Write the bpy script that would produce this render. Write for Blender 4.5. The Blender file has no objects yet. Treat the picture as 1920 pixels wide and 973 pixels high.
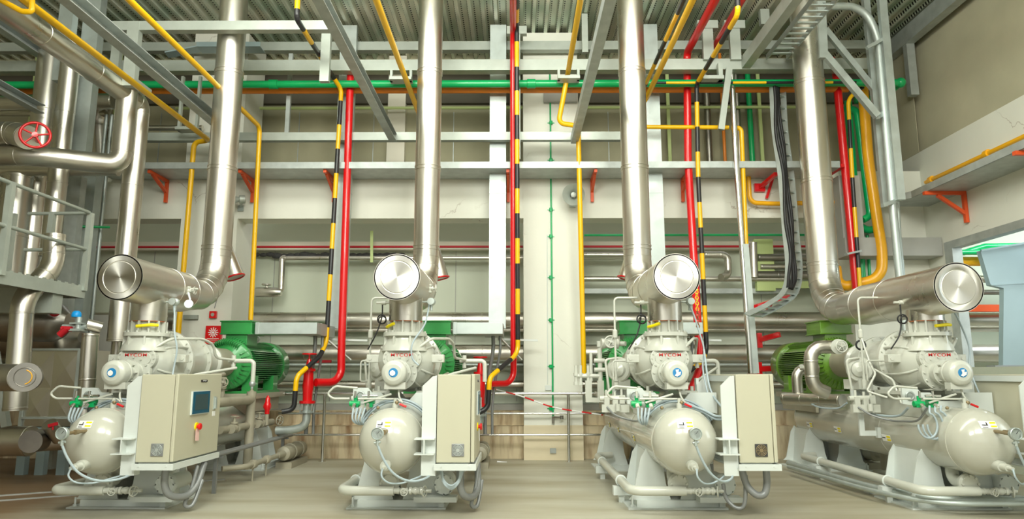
import bpy, math, random
from mathutils import Vector, Matrix
random.seed(4)
C = bpy.context.scene.collection
# ---------------------------------------------------------------- camera, world, lights
FPX = 1300.0
PITCH = math.atan(214/1300); YAW = math.atan(8/1300); EYE = 1.40
cam_d = bpy.data.cameras.new('camera'); cam_d.sensor_width = 36; cam_d.lens = 36*FPX/1920
cam_d.clip_start = .05; cam_d.clip_end = 200
cam = bpy.data.objects.new('camera', cam_d); C.objects.link(cam)
cam.location = (0, 0, EYE); cam.rotation_euler = (math.pi/2+PITCH, 0, YAW)
bpy.context.scene.camera = cam
vs = bpy.context.scene.view_settings
vs.view_transform = 'Standard'; vs.look = 'None'; vs.gamma = 1; vs.use_curve_mapping = False
vs.exposure = 0.38
world = bpy.data.worlds.new('world'); bpy.context.scene.world = world; world.use_nodes = True
wn = world.node_tree.nodes; wl = world.node_tree.links
bg = wn['Background']; bg.inputs['Strength'].default_value = 1.5
tc = wn.new('ShaderNodeTexCoord'); sx = wn.new('ShaderNodeSeparateXYZ'); cr = wn.new('ShaderNodeValToRGB')
wl.new(tc.outputs['Generated'], sx.inputs[0]); wl.new(sx.outputs['Z'], cr.inputs[0]); wl.new(cr.outputs[0], bg.inputs[0])
e = cr.color_ramp.elements
e[0].position = 0.0; e[0].color = (.62, .58, .50, 1)
e[1].position = .6; e[1].color = (.95, 1.0, 1.0, 1)
x = e.new(.08); x.color = (.97, 1.0, .93, 1)

def area(name, loc, target, sx_, sy_, power, col):
    d = bpy.data.lights.new(name, 'AREA'); d.shape = 'RECTANGLE'; d.size = sx_; d.size_y = sy_; d.energy = power; d.color = col
    o = bpy.data.objects.new(name, d); C.objects.link(o); o.location = loc
    o.rotation_euler = (Vector(target)-Vector(loc)).to_track_quat('-Z', 'Y').to_euler()
    return o
area('hall_fill', (-1.9, 0.5, 6.2), (-2.6, 10, 3.2), 3, 2, 340, (.98, 1, .90))  # pair of added fill lights out of view, not known lamps
area('hall_fill', (2.2, 0.5, 6.2), (2.9, 10, 3.2), 3, 2, 340, (.98, 1, .90))
area('bay_fill', (0, 6.5, 7.1), (0, 9.5, 0), 9, 1.2, 300, (.97, 1, .90))  # added overhead fill that lifts the back and upper steelwork
area('doorway_light', (10.5, 6.2, 3.4), (3, 8.5, 1.2), 3, 3, 90, (.86, .97, 1))

area('yard_fill', (11.0, 11.3, 4.4), (10.5, 13.0, 2.0), 6, .4, 170, (.88, .98, 1))  # added fill to brighten the pipes beyond the doorway

def at(px, py, Y):
    """world point on the plane y = Y that the photograph shows at pixel (px, py)"""
    x = (px-960)/FPX; y = (486.5-py)/FPX
    d = (x, math.cos(PITCH)-y*math.sin(PITCH), math.sin(PITCH)+y*math.cos(PITCH))
    c, s = math.cos(YAW), math.sin(YAW)
    d = (d[0]*c-d[1]*s, d[0]*s+d[1]*c, d[2]); t = Y/d[1]
    return Vector((d[0]*t, Y, EYE+d[2]*t))
def X_(px, py, Y): return at(px, py, Y).x
def Z_(py, Y, px=960): return at(px, py, Y).z

# ---------------------------------------------------------------- materials
def mat(name, col, rough=.5, metal=0, noise=0, nscale=4, col2=None, bump=0, bscale=20, coat=0, spec=None, stretch=None, rvar=0):
    m = bpy.data.materials.new(name); m.use_nodes = True
    n = m.node_tree.nodes; l = m.node_tree.links; b = n['Principled BSDF']
    b.inputs['Roughness'].default_value = rough; b.inputs['Metallic'].default_value = metal
    b.inputs['Coat Weight'].default_value = coat
    b.inputs['Base Color'].default_value = (*col, 1)
    if noise or bump or rvar:
        t = n.new('ShaderNodeTexCoord'); mp = n.new('ShaderNodeMapping'); l.new(t.outputs['Object'], mp.inputs[0])
        if stretch: mp.inputs['Scale'].default_value = stretch
    if noise or rvar:
        ns = n.new('ShaderNodeTexNoise'); ns.inputs['Scale'].default_value = nscale; ns.inputs['Detail'].default_value = 6
        l.new(mp.outputs[0], ns.inputs['Vector'])
    if noise:
        r = n.new('ShaderNodeValToRGB'); l.new(ns.outputs['Fac'], r.inputs[0])
        c2 = col2 or tuple(c*(1-noise) for c in col)
        r.color_ramp.elements[0].position = .32; r.color_ramp.elements[0].color = (*c2, 1)
        r.color_ramp.elements[1].position = .68; r.color_ramp.elements[1].color = (*col, 1)
        l.new(r.outputs[0], b.inputs['Base Color'])
    if rvar:
        mr = n.new('ShaderNodeMapRange'); l.new(ns.outputs['Fac'], mr.inputs[0])
        mr.inputs[1].default_value = .3; mr.inputs[2].default_value = .7
        mr.inputs[3].default_value = rough; mr.inputs[4].default_value = rough+rvar; l.new(mr.outputs[0], b.inputs['Roughness'])
    if bump:
        nb = n.new('ShaderNodeTexNoise'); nb.inputs['Scale'].default_value = bscale; nb.inputs['Detail'].default_value = 3
        l.new(mp.outputs[0], nb.inputs['Vector'])
        bp = n.new('ShaderNodeBump'); bp.inputs['Strength'].default_value = bump; bp.inputs['Distance'].default_value = .02
        l.new(nb.outputs['Fac'], bp.inputs['Height']); l.new(bp.outputs[0], b.inputs['Normal'])
    return m
M = {}
M['paint'] = mat('machine_paint', (.60, .61, .54), .30, noise=.06, nscale=3, coat=.3)
M['vessel'] = mat('vessel_paint', (.54, .535, .46), .22, noise=.04, nscale=2, coat=.5)
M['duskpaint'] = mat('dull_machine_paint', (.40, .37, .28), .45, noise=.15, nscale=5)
M['frame'] = mat('white_frame_paint', (.70, .74, .71), .4, noise=.05)
M['cabinet'] = mat('beige_cabinet_paint', (.56, .54, .41), .38)
M['steel'] = mat('stainless_cladding', (.70, .67, .60), .26, 1, noise=.14, nscale=2.2, rvar=.16, stretch=(1, 1, .35), bump=.03, bscale=2.5)
M['steelcap'] = mat('polished_end_plate', (.86, .84, .79), .3, 1, rvar=.1, nscale=3)
def cap_mat():
    m = mat('spun_end_plate', (.74, .72, .66), .38, 1); n = m.node_tree.nodes; l = m.node_tree.links; b = n['Principled BSDF']
    b.inputs['Anisotropic'].default_value = .85
    t = n.new('ShaderNodeTangent'); t.direction_type = 'RADIAL'; t.axis = 'Y'; l.new(t.outputs[0], b.inputs['Tangent']); return m
M['steelcap'] = cap_mat()
M['steeldark'] = mat('dull_steel', (.42, .40, .36), .35, 1, noise=.3, nscale=3)
M['galv'] = mat('galvanised_steel', (.56, .62, .60), .42, .65, noise=.14, nscale=7, rvar=.15)
M['galvlight'] = mat('painted_galvanised_steel', (.46, .50, .45), .45, .35, noise=.12, nscale=5)
M['galvdark'] = mat('weathered_galvanised_steel', (.50, .54, .52), .45, .4, noise=.2, nscale=6)
M['chrome'] = mat('bright_metal', (.8, .8, .78), .2, 1)
M['green'] = mat('motor_green', (.04, .33, .08), .3, noise=.2, nscale=5, coat=.4)
M['olive'] = mat('motor_leaf_green', (.14, .30, .025), .35, noise=.2, nscale=4, coat=.3)
M['gpipe'] = mat('green_pipe_paint', (.0, .42, .12), .3, coat=.3, noise=.1)
M['red'] = mat('red_pipe_paint', (.72, .004, .008), .3, coat=.4)
M['darkred'] = mat('dark_red_paint', (.5, .01, .02), .4)
M['yellow'] = mat('yellow_pipe_paint', (.93, .52, .0), .35, noise=.06, coat=.2)
M['amber'] = mat('amber_pipe_paint', (.94, .46, .01), .35, coat=.2)
M['orange'] = mat('orange_pipe_paint', (.80, .24, .02), .4, noise=.15)
M['bracket'] = mat('orange_bracket_paint', (.80, .10, .02), .45, noise=.1)
M['black'] = mat('black_band_paint', (.02, .02, .022), .35)
M['rubber'] = mat('black_rubber', (.015, .015, .016), .5)
M['lime'] = mat('pale_green_paint', (.55, .66, .28), .5)
M['hose'] = mat('pale_hose', (.42, .50, .54), .35)
M['conduit'] = mat('grey_conduit', (.27, .28, .28), .4, .3)
M['brass'] = mat('brass', (.30, .23, .13), .45, .5)
M['glass'] = mat('dial_glass', (.75, .8, .85), .1)
M['dialblue'] = mat('sight_glass_blue', (.03, .25, .55), .15)
M['blue'] = mat('blue_cap', (.0, .3, .75), .4)
M['sticker'] = mat('white_sticker', (.9, .9, .88), .5)
M['tagyellow'] = mat('yellow_sticker', (.95, .78, .0), .5)
M['pink'] = mat('pink_tag', (.85, .55, .5), .6)
M['screen'] = mat('screen_glass', (.05, .09, .10), .12)
M['screenblue'] = mat('screen_bezel', (.01, .10, .17), .25)
M['letter'] = mat('red_lettering', (.75, .01, .01), .5)
M['concrete'] = mat('grey_concrete', (.36, .35, .31), .8, noise=.15, nscale=1.3, bump=.1)
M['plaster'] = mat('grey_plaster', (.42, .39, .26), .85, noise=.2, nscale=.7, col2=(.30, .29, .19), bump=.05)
M['litplaster'] = mat('lit_side_plaster', (.60, .56, .40), .85, noise=.22, nscale=.6, col2=(.42, .40, .28), bump=.05)  # lighter copy of the grey plaster, brighter light put into its colour
M['panel'] = mat('pale_wall_panel', (.60, .64, .52), .6, noise=.06, nscale=.8)
M['soffit'] = mat('grey_soffit', (.40, .40, .37), .7, noise=.1)
M['warmwhite'] = mat('beam_white', (.78, .74, .62), .7, noise=.08, nscale=1.5)
M['dark'] = mat('dark_recess', (.05, .05, .05), .7)
M['gasket'] = mat('rust_gasket', (.35, .12, .05), .7)
M['turquoise'] = mat('blue_duct_paint', (.34, .44, .46), .4, .2, noise=.08, nscale=2)

def wall_mat():
    m = mat('white_wall_plaster', (.80, .80, .71), .75, noise=.06, nscale=1.2, bump=.05)
    n = m.node_tree.nodes; l = m.node_tree.links; b = n['Principled BSDF']
    src = b.inputs['Base Color'].links[0].from_socket
    t = n.new('ShaderNodeTexCoord')
    # hairline cracks in patches
    vo = n.new('ShaderNodeTexVoronoi'); vo.feature = 'DISTANCE_TO_EDGE'; vo.inputs['Scale'].default_value = 1.1
    nz = n.new('ShaderNodeTexNoise'); nz.inputs['Scale'].default_value = 3; nz.inputs['Detail'].default_value = 5
    mx = n.new('ShaderNodeMixRGB'); mx.inputs[0].default_value = .3
    l.new(t.outputs['Object'], nz.inputs['Vector']); l.new(t.outputs['Object'], mx.inputs[1]); l.new(nz.outputs['Color'], mx.inputs[2]); l.new(mx.outputs[0], vo.inputs['Vector'])
    r = n.new('ShaderNodeMapRange'); l.new(vo.outputs['Distance'], r.inputs[0]); r.inputs[1].default_value = .0; r.inputs[2].default_value = .008; r.inputs[3].default_value = 1; r.inputs[4].default_value = 0
    n2 = n.new('ShaderNodeTexNoise'); n2.inputs['Scale'].default_value = .9; l.new(t.outputs['Object'], n2.inputs['Vector'])
    r2 = n.new('ShaderNodeMapRange'); l.new(n2.outputs['Fac'], r2.inputs[0]); r2.inputs[1].default_value = .56; r2.inputs[2].default_value = .66
    mu = n.new('ShaderNodeMath'); mu.operation = 'MULTIPLY'; l.new(r.outputs[0], mu.inputs[0]); l.new(r2.outputs[0], mu.inputs[1])
    mu2 = n.new('ShaderNodeMath'); mu2.operation = 'MULTIPLY'; l.new(mu.outputs[0], mu2.inputs[0]); mu2.inputs[1].default_value = .7
    mm = n.new('ShaderNodeMixRGB'); l.new(mu2.outputs[0], mm.inputs[0]); l.new(src, mm.inputs[1]); mm.inputs[2].default_value = (.33, .27, .20, 1)
    l.new(mm.outputs[0], b.inputs['Base Color'])
    return m
M['wall'] = wall_mat()
def kerb_mat():
    m = mat('stained_beige_kerb', (.70, .58, .38), .75)
    n = m.node_tree.nodes; l = m.node_tree.links; b = n['Principled BSDF']
    t = n.new('ShaderNodeTexCoord'); mp = n.new('ShaderNodeMapping'); mp.inputs['Scale'].default_value = (3, 1, .5)
    nz = n.new('ShaderNodeTexNoise'); nz.inputs['Scale'].default_value = 2.2; nz.inputs['Detail'].default_value = 7
    l.new(t.outputs['Object'], mp.inputs[0]); l.new(mp.outputs[0], nz.inputs['Vector'])
    r = n.new('ShaderNodeValToRGB'); l.new(nz.outputs['Fac'], r.inputs[0])
    r.color_ramp.elements[0].position = .3; r.color_ramp.elements[0].color = (.30, .17, .08, 1)
    r.color_ramp.elements[1].position = .55; r.color_ramp.elements[1].color = (.74, .62, .42, 1)
    l.new(r.outputs[0], b.inputs['Base Color']); return m
M['kerb'] = kerb_mat()
def floor_mat():
    m = mat('worn_concrete_floor', (.5, .46, .38), .5)
    n = m.node_tree.nodes; l = m.node_tree.links; b = n['Principled BSDF']
    t = n.new('ShaderNodeTexCoord')
    n1 = n.new('ShaderNodeTexNoise'); n1.inputs['Scale'].default_value = .8; n1.inputs['Detail'].default_value = 8
    mp = n.new('ShaderNodeMapping'); mp.inputs['Scale'].default_value = (.5, 2.2, 1)
    l.new(t.outputs['Object'], mp.inputs[0]); l.new(mp.outputs[0], n1.inputs['Vector'])
    r = n.new('ShaderNodeValToRGB'); l.new(n1.outputs['Fac'], r.inputs[0])
    r.color_ramp.elements[0].position = .3; r.color_ramp.elements[0].color = (.33, .29, .19, 1)
    r.color_ramp.elements[1].position = .62; r.color_ramp.elements[1].color = (.47, .45, .36, 1)
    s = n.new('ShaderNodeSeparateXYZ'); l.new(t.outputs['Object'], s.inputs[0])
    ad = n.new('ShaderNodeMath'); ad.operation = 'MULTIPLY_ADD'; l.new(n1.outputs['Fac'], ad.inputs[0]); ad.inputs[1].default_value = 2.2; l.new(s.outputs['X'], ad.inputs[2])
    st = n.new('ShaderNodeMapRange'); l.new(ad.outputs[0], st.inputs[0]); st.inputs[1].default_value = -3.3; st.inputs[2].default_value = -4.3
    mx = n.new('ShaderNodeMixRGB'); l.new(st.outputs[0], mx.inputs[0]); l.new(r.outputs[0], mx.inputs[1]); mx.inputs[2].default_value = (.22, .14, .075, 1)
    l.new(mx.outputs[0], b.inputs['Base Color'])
    mr = n.new('ShaderNodeMapRange'); l.new(n1.outputs['Fac'], mr.inputs[0]); mr.inputs[3].default_value = .6; mr.inputs[4].default_value = .35
    l.new(mr.outputs[0], b.inputs['Roughness']); return m
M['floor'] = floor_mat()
def deck_mat():
    m = mat('perforated_deck', (.50, .52, .47), .32, .4)
    n = m.node_tree.nodes; l = m.node_tree.links; b = n['Principled BSDF']
    t = n.new('ShaderNodeTexCoord'); s = n.new('ShaderNodeSeparateXYZ'); l.new(t.outputs['Object'], s.inputs[0])
    def math_(op, a, bb=None):
        q = n.new('ShaderNodeMath'); q.operation = op
        for i, v in enumerate((a, bb)):
            if v is None: continue
            if isinstance(v, (int, float)): q.inputs[i].default_value = v
            else: l.new(v, q.inputs[i])
        return q.outputs[0]
    # rows of holes: x phase inside the 0.22 m pitch, y phase of 0.08 m
    xs = math_('FRACT', math_('DIVIDE', s.outputs['X'], .11)); ys = math_('FRACT', math_('DIVIDE', s.outputs['Y'], .07))
    dx = math_('ABSOLUTE', math_('SUBTRACT', xs, .5)); dy = math_('ABSOLUTE', math_('SUBTRACT', ys, .5))
    hx = math_('LESS_THAN', dx, .10); hy = math_('LESS_THAN', dy, .25); h = math_('MULTIPLY', hx, hy)
    nz = n.new('ShaderNodeTexNoise'); nz.inputs['Scale'].default_value = 1.3; l.new(t.outputs['Object'], nz.inputs['Vector'])
    r = n.new('ShaderNodeValToRGB'); l.new(nz.outputs['Fac'], r.inputs[0])
    r.color_ramp.elements[0].position = .38; r.color_ramp.elements[0].color = (.52, .62, .50, 1)
    r.color_ramp.elements[1].position = .62; r.color_ramp.elements[1].color = (.82, .80, .68, 1)
    mx = n.new('ShaderNodeMixRGB'); l.new(h, mx.inputs[0]); l.new(r.outputs[0], mx.inputs[1]); mx.inputs[2].default_value = (.015, .015, .01, 1)
    l.new(mx.outputs[0], b.inputs['Base Color']); return m
M['deck'] = deck_mat()

# ---------------------------------------------------------------- mesh helpers
ORG = {}
class MB:
    def __init__(s): s.v = []; s.f = []; s.s = []; s.m = []
    def add(s, vs, fs, smooth=False, mi=0):
        k = len(s.v); s.v += [tuple(v) for v in vs]
        for f in fs: s.f.append(tuple(i+k for i in f)); s.s.append(smooth); s.m.append(mi)
        return s
    def box(s, a, b, mi=0):
        x0, x1 = sorted((a[0], b[0])); y0, y1 = sorted((a[1], b[1])); z0, z1 = sorted((a[2], b[2])); e = len(s.v)//8 % 6*.0002; x0 -= e; x1 += e; y0 -= e; y1 += e; z1 += e
        return s.add([(x0,y0,z0),(x1,y0,z0),(x1,y1,z0),(x0,y1,z0),(x0,y0,z1),(x1,y0,z1),(x1,y1,z1),(x0,y1,z1)],
                     [(0,3,2,1),(4,5,6,7),(0,1,5,4),(1,2,6,5),(2,3,7,6),(3,0,4,7)], mi=mi)
    def bar(s, a, b, w, h, up=(0,0,1), mi=0):
        """rectangular bar from a to b, w wide (sideways), h high"""
        a = Vector(a); b = Vector(b); d = (b-a).normalized(); u = Vector(up)
        if abs(d.dot(u)) > .98: u = Vector((0,1,0))
        r = d.cross(u).normalized(); u = r.cross(d).normalized(); e = len(s.v)//8 % 6*.0003; w += e; h += e
        q = [(-1,-1),(1,-1),(1,1),(-1,1)]
        vs = [a+r*(w/2*i)+u*(h/2*j) for i, j in q]+[b+r*(w/2*i)+u*(h/2*j) for i, j in q]
        return s.add(vs, [(3,2,1,0),(4,5,6,7),(0,1,5,4),(1,2,6,5),(2,3,7,6),(3,0,4,7)], mi=mi)
    def channel(s, a, b, w, h, t=.012, up=(0,0,1), mi=0):
        """C or U channel: web on the -side, two flanges"""
        a = Vector(a); b = Vector(b); d = (b-a).normalized(); u = Vector(up)
        if abs(d.dot(u)) > .98: u = Vector((0,1,0))
        r = d.cross(u).normalized(); u = r.cross(d).normalized()
        s.bar(a-r*(w/2-t/2), b-r*(w/2-t/2), t, h, u, mi)
        for k in (-1, 1): s.bar(a+u*(k*(h/2-t/2)), b+u*(k*(h/2-t/2)), w-.001, t, u, mi)
        return s
    def ring_(s, c, d, r, n, ph=0):
        d = Vector(d).normalized(); u = Vector((0,0,1)) if abs(d.z) < .9 else Vector((1,0,0))
        p = d.cross(u).normalized(); q = p.cross(d).normalized()
        return [Vector(c)+p*(math.cos(2*math.pi*i/n+ph)*r)+q*(math.sin(2*math.pi*i/n+ph)*r) for i in range(n)]
    def lathe(s, o, d, prof, n=32, caps=True, mi=0, smooth=True):
        """prof: list of (t along d, radius); repeated sharp corners get split"""
        o = Vector(o); d = Vector(d).normalized()
        for i in range(len(prof)-1):
            (t0, r0), (t1, r1) = prof[i], prof[i+1]
            if abs(t0-t1) < 1e-6 and abs(r0-r1) < 1e-6: continue
        # group into smooth runs: break where direction turns by > 40 degrees
        runs = [[prof[0]]]
        for i in range(1, len(prof)):
            runs[-1].append(prof[i])
            if i < len(prof)-1:
                a = Vector((prof[i][0]-prof[i-1][0], prof[i][1]-prof[i-1][1])); b = Vector((prof[i+1][0]-prof[i][0], prof[i+1][1]-prof[i][1]))
                if a.length > 1e-6 and b.length > 1e-6 and a.angle(b) > math.radians(38): runs.append([prof[i]])
        for run in runs:
            vs = []; fs = []
            for t, r in run: vs += s.ring_(o+d*t, d, max(r, 1e-4), n)
            for k in range(len(run)-1):
                for i in range(n):
                    j = (i+1) % n; fs.append((k*n+i, (k+1)*n+i, (k+1)*n+j, k*n+j))
            s.add(vs, fs, smooth, mi)
        if caps:
            for (t, r), fl in ((prof[0], False), (prof[-1], True)):
                if r > .002:
                    vs = s.ring_(o+d*t, d, r, n); f = tuple(range(n)); s.add(vs, [f[::-1] if fl else f], False, mi)
        return s
    def cyl(s, a, b, r, r2=None, n=24, mi=0, caps=True):
        a = Vector(a); b = Vector(b)
        return s.lathe(a, b-a, [(0, r), ((b-a).length, r if r2 is None else r2)], n, caps, mi)
    def torus(s, c, d, R, r, n=24, k=8, mi=0):
        c = Vector(c); d = Vector(d).normalized(); u = Vector((0,0,1)) if abs(d.z) < .9 else Vector((1,0,0))
        p = d.cross(u).normalized(); q = p.cross(d).normalized(); vs = []; fs = []
        for i in range(n):
            a = 2*math.pi*i/n; e_ = p*math.cos(a)+q*math.sin(a)
            for j in range(k):
                b = 2*math.pi*j/k; vs.append(c+e_*(R+r*math.cos(b))+d*(r*math.sin(b)))
        for i in range(n):
            for j in range(k):
                fs.append((i*k+j, ((i+1)%n)*k+j, ((i+1)%n)*k+(j+1)%k, i*k+(j+1)%k))
        return s.add(vs, fs, True, mi)
    def ball(s, c, r, sc=(1,1,1), n=20, mi=0):
        vs = []; fs = []; m = n//2
        for i in range(m+1):
            th = math.pi*i/m
            for j in range(n):
                ph = 2*math.pi*j/n; vs.append((c[0]+sc[0]*r*math.sin(th)*math.cos(ph), c[1]+sc[1]*r*math.sin(th)*math.sin(ph), c[2]+sc[2]*r*math.cos(th)))
        for i in range(m):
            for j in range(n): fs.append((i*n+j, (i+1)*n+j, (i+1)*n+(j+1)%n, i*n+(j+1)%n))
        return s.add(vs, fs, True, mi)
    def prism(s, poly, ax, lo, hi, mi=0):
        """2D polygon (counter-clockwise) extruded along axis ax ('x','y','z')"""
        def P(u, v, w): return {'x': (w, u, v), 'y': (u, w, v), 'z': (u, v, w)}[ax]
        n = len(poly); vs = [P(u, v, lo) for u, v in poly]+[P(u, v, hi) for u, v in poly]
        fs = [tuple(range(n)), tuple(range(2*n-1, n-1, -1))]+[(i, i+n, (i+1)%n+n, (i+1)%n) for i in range(n)]
        return s.add(vs, fs, mi=mi)
    def tube(s, pts, r, n=12, bend=0, seg=5, caps=True, stripe=None, closed=False, seams=0, mi=0, phase=0, r_end=None):
        pts = [Vector(p) for p in pts]
        path = []
        if bend:
            path.append(pts[0])
            for i in range(1, len(pts)-1):
                a, b, c = pts[i-1], pts[i], pts[i+1]; d1 = (b-a); d2 = (c-b)
                k = min(bend, d1.length*.49, d2.length*.49); s0 = b-d1.normalized()*k; s1 = b+d2.normalized()*k
                for j in range(seg+1):
                    t = j/seg; w = .7071; q0 = (1-t)**2; q1 = 2*t*(1-t)*w; q2 = t*t
                    path.append((s0*q0+b*q1+s1*q2)/(q0+q1+q2))
            path.append(pts[-1])
        else: path = pts
        q = [path[0]]
        for p in path[1:]:
            if (p-q[-1]).length > 1e-5: q.append(p)
        path = q; cuts = [0.0]
        for i in range(1, len(path)): cuts.append(cuts[-1]+(path[i]-path[i-1]).length)
        if stripe:
            L = cuts[-1]; k = phase; extra = []
            while k < L:
                if k > 0.001: extra.append(k)
                k += stripe
            npth = []; nc = []
            allc = sorted(set(cuts+extra))
            for c in allc:
                for i in range(1, len(cuts)):
                    if c <= cuts[i]+1e-9:
                        t = (c-cuts[i-1])/(cuts[i]-cuts[i-1]); npth.append(path[i-1].lerp(path[i], t)); nc.append(c); break
            path = npth; cuts = nc
        N = len(path); dirs = []
        for i in range(N):
            a = path[i]-path[i-1] if i else path[1]-path[0]; b = path[i+1]-path[i] if i < N-1 else a
            dirs.append((a.normalized()+b.normalized()).normalized())
        d0 = dirs[0]; u = Vector((0,0,1)) if abs(d0.z) < .9 else Vector((1,0,0)); p = d0.cross(u).normalized(); vs = []; fs = []; mis = []
        for i in range(N):
            d = dirs[i]; p = (p-d*p.dot(d)).normalized(); qv = d.cross(p)
            rr = r if r_end is None else r+(r_end-r)*cuts[i]/cuts[-1]
            # mitre widening
            vs.append([path[i]+p*(math.cos(2*math.pi*j/n)*rr)+qv*(math.sin(2*math.pi*j/n)*rr) for j in range(n)])
        for i in range(N-1):
            m_ = mi
            if stripe: m_ = int(((cuts[i]+cuts[i+1])/2-phase)//stripe) % 2
            k = len(s.v); s.v += [tuple(v) for v in vs[i]+vs[i+1]] if i == 0 or stripe else [tuple(v) for v in vs[i+1]]
            b0 = k if (i == 0 or stripe) else k-n; b1 = b0+n
            for j in range(n):
                jj = (j+1) % n; s.f.append((b0+j, b0+jj, b1+jj, b1+j)); s.s.append(True); s.m.append(m_)
        if caps:
            s.add(vs[0], [tuple(range(n))[::-1]], False, mi); s.add(vs[-1], [tuple(range(n))], False, mi)
        if seams:
            for i in range(1, N):
                L = (path[i]-path[i-1]).length; d = (path[i]-path[i-1]).normalized()
                if L > .25:
                    k = max(1, round(L/seams))
                    for j in range(k+1):
                        t = min(max(j/k*L, .03), L-.03); c = path[i-1]+d*t
                        s.lathe(c-d*.012, d, [(0, r*1.0), (.004, r*1.018+.001), (.020, r*1.018+.001), (.024, r)], n, False, mi)
        return s
    def build(s, name, mats, parent=None, org=None, bevel=0):
        if not isinstance(mats, (list, tuple)): mats = [mats]
        me = bpy.data.meshes.new(name); o = bpy.data.objects.new(name, me); C.objects.link(o)
        if parent is not None: g = ORG[parent.name]; o.parent = parent
        else:
            if org is None:
                xs = [v[0] for v in s.v]; ys = [v[1] for v in s.v]; zs = [v[2] for v in s.v]
                org = ((min(xs)+max(xs))/2, (min(ys)+max(ys))/2, min(zs))
            g = Vector(org); o.location = g
        ORG[o.name] = Vector(g)
        me.from_pydata([(v[0]-g[0], v[1]-g[1], v[2]-g[2]) for v in s.v], [], s.f)
        for m in mats: me.materials.append(M[m] if isinstance(m, str) else m)
        me.polygons.foreach_set('use_smooth', s.s); me.polygons.foreach_set('material_index', s.m); me.update()
        if bevel:
            b = o.modifiers.new('bevel', 'BEVEL'); b.width = bevel; b.segments = 2; b.limit_method = 'ANGLE'; b.angle_limit = math.radians(50)
        return o
def tag(o, label, cat, group=None, kind=None):
    if label: o['label'] = label
    if cat: o['category'] = cat
    if group: o['group'] = group
    if kind: o['kind'] = kind
    return o
def thing(name, loc, label, cat, group=None):
    o = bpy.data.objects.new(name, None); C.objects.link(o); o.location = loc; o.empty_display_size = .2
    ORG[o.name] = Vector(loc); return tag(o, label, cat, group)
def struct(name, mb, m, bevel=0):
    o = mb.build(name, m, org=(0,0,0), bevel=bevel); o['kind'] = 'structure'; return o
def spline(pts, k=6):
    P = [Vector(p) for p in pts]; P = [P[0]*2-P[1]]+P+[P[-1]*2-P[-2]]; out = []
    for i in range(1, len(P)-2):
        for j in range(k):
            t = j/k; a, b, c, d = P[i-1:i+3]
            out.append(.5*((2*b)+(c-a)*t+(2*a-5*b+4*c-d)*t*t+(3*b-a-3*c+d)*t**3))
    out.append(P[-2]); return out
def text(name, body, size, loc, rot, m, parent=None, space=1.0, sx=1.0, depth=.0015, label=None):
    cu = bpy.data.curves.new(name, 'FONT'); cu.body = body; cu.size = size; cu.extrude = depth; cu.align_x = 'CENTER'; cu.align_y = 'CENTER'
    cu.space_character = space; cu.offset = size*.008
    t = bpy.data.objects.new('tmp', cu); C.objects.link(t); bpy.context.view_layer.update()
    me = bpy.data.meshes.new_from_object(t.evaluated_get(bpy.context.evaluated_depsgraph_get()))
    C.objects.unlink(t); bpy.data.objects.remove(t); me.name = name
    R = Matrix.Translation(Vector(loc)-(ORG[parent.name] if parent else Vector(loc))) @ rot.to_4x4() @ Matrix.Diagonal((sx, 1, 1, 1))
    me.transform(R); me.materials.clear(); me.materials.append(M[m]); o = bpy.data.objects.new(name, me); C.objects.link(o)
    if parent: o.parent = parent; ORG[o.name] = ORG[parent.name]
    else: o.location = loc; ORG[o.name] = Vector(loc)
    if label: o['label'] = label
    return o
RX = Matrix.Rotation(math.pi/2, 3, 'X')                 # text facing -Y
RXX = Matrix.Rotation(math.pi/2, 3, 'Z') @ RX           # text facing +X
def pipe(name, m, pts, r, label, cat='pipe', group=None, **kw):
    return tag(MB().tube(pts, r, **kw).build(name, m), label, cat, group)
# ---------------------------------------------------------------- the building
YF = 11.75; YB = 13.0; XR = 7.05; XL = -10.5
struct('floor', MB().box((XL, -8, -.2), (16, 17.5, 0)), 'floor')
# ribbed perforated roof deck
d = MB(); x = XL; prof = []
while x < 7.4:
    prof += [(x, 7.5), (x+.06, 7.5), (x+.085, 7.58), (x+.195, 7.58)]; x += .22
vs_ = [(a, -8, b) for a, b in prof]+[(a, 13.2, b) for a, b in prof]; k = len(prof)
d.add(vs_, [(i, i+1, k+i+1, k+i) for i in range(k-1)])
struct('ceiling', d, 'deck')
COLS = [(at(325, 600, YF).x, at(433, 600, YF).x), (X_(982,600,YF), X_(1090,600,YF)), (X_(1590, 450, YF), XR)]
# back wall: pale panels below, grey concrete in the high openings
w = MB(); w.box((XL, YB, -.2), (XR+.2, YB+.2, 4.3)); struct('wall_back', w, 'panel')
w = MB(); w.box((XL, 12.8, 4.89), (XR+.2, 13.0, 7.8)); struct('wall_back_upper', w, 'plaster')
w = MB(); w.box((XL, 12.7, 6.55), (XR, 12.8, 7.15)); struct('trim_shade', w, mat('painted_shade_band', (.10, .09, .065), .8))  # dark strip: shade below the roof deck put into the colour
w = MB(); w.box((XL, YF, 4.06), (XR, YF+.42, 4.89)); struct('trim_1', w, 'wall')
w = MB(); w.box((XL, YF+.42, 4.6), (XR, 12.82, 4.89)); struct('trim_2', w, 'soffit')
for i, (a, b) in enumerate(COLS):
    w = MB(); w.box((a, YF-.006, .0), (b, 12.60, 7.5 if i < 2 else 4.89)); struct('wall_pillar', w, 'wall')
    if i < 2:
        w = MB(); w.box((a-.004, YF-.012, 0), (b+.004, YF, .56)); struct('baseboard_pillar', w, 'kerb' if i == 0 else mat('cream_base_paint', (.80, .70, .50), .6, noise=.05))
w = MB(); w.box((X_(727, 240, 12.7), 12.65, 4.89), (X_(760, 240, 12.7), 12.8, 7.5)); struct('trim_3', w, 'warmwhite')
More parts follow.
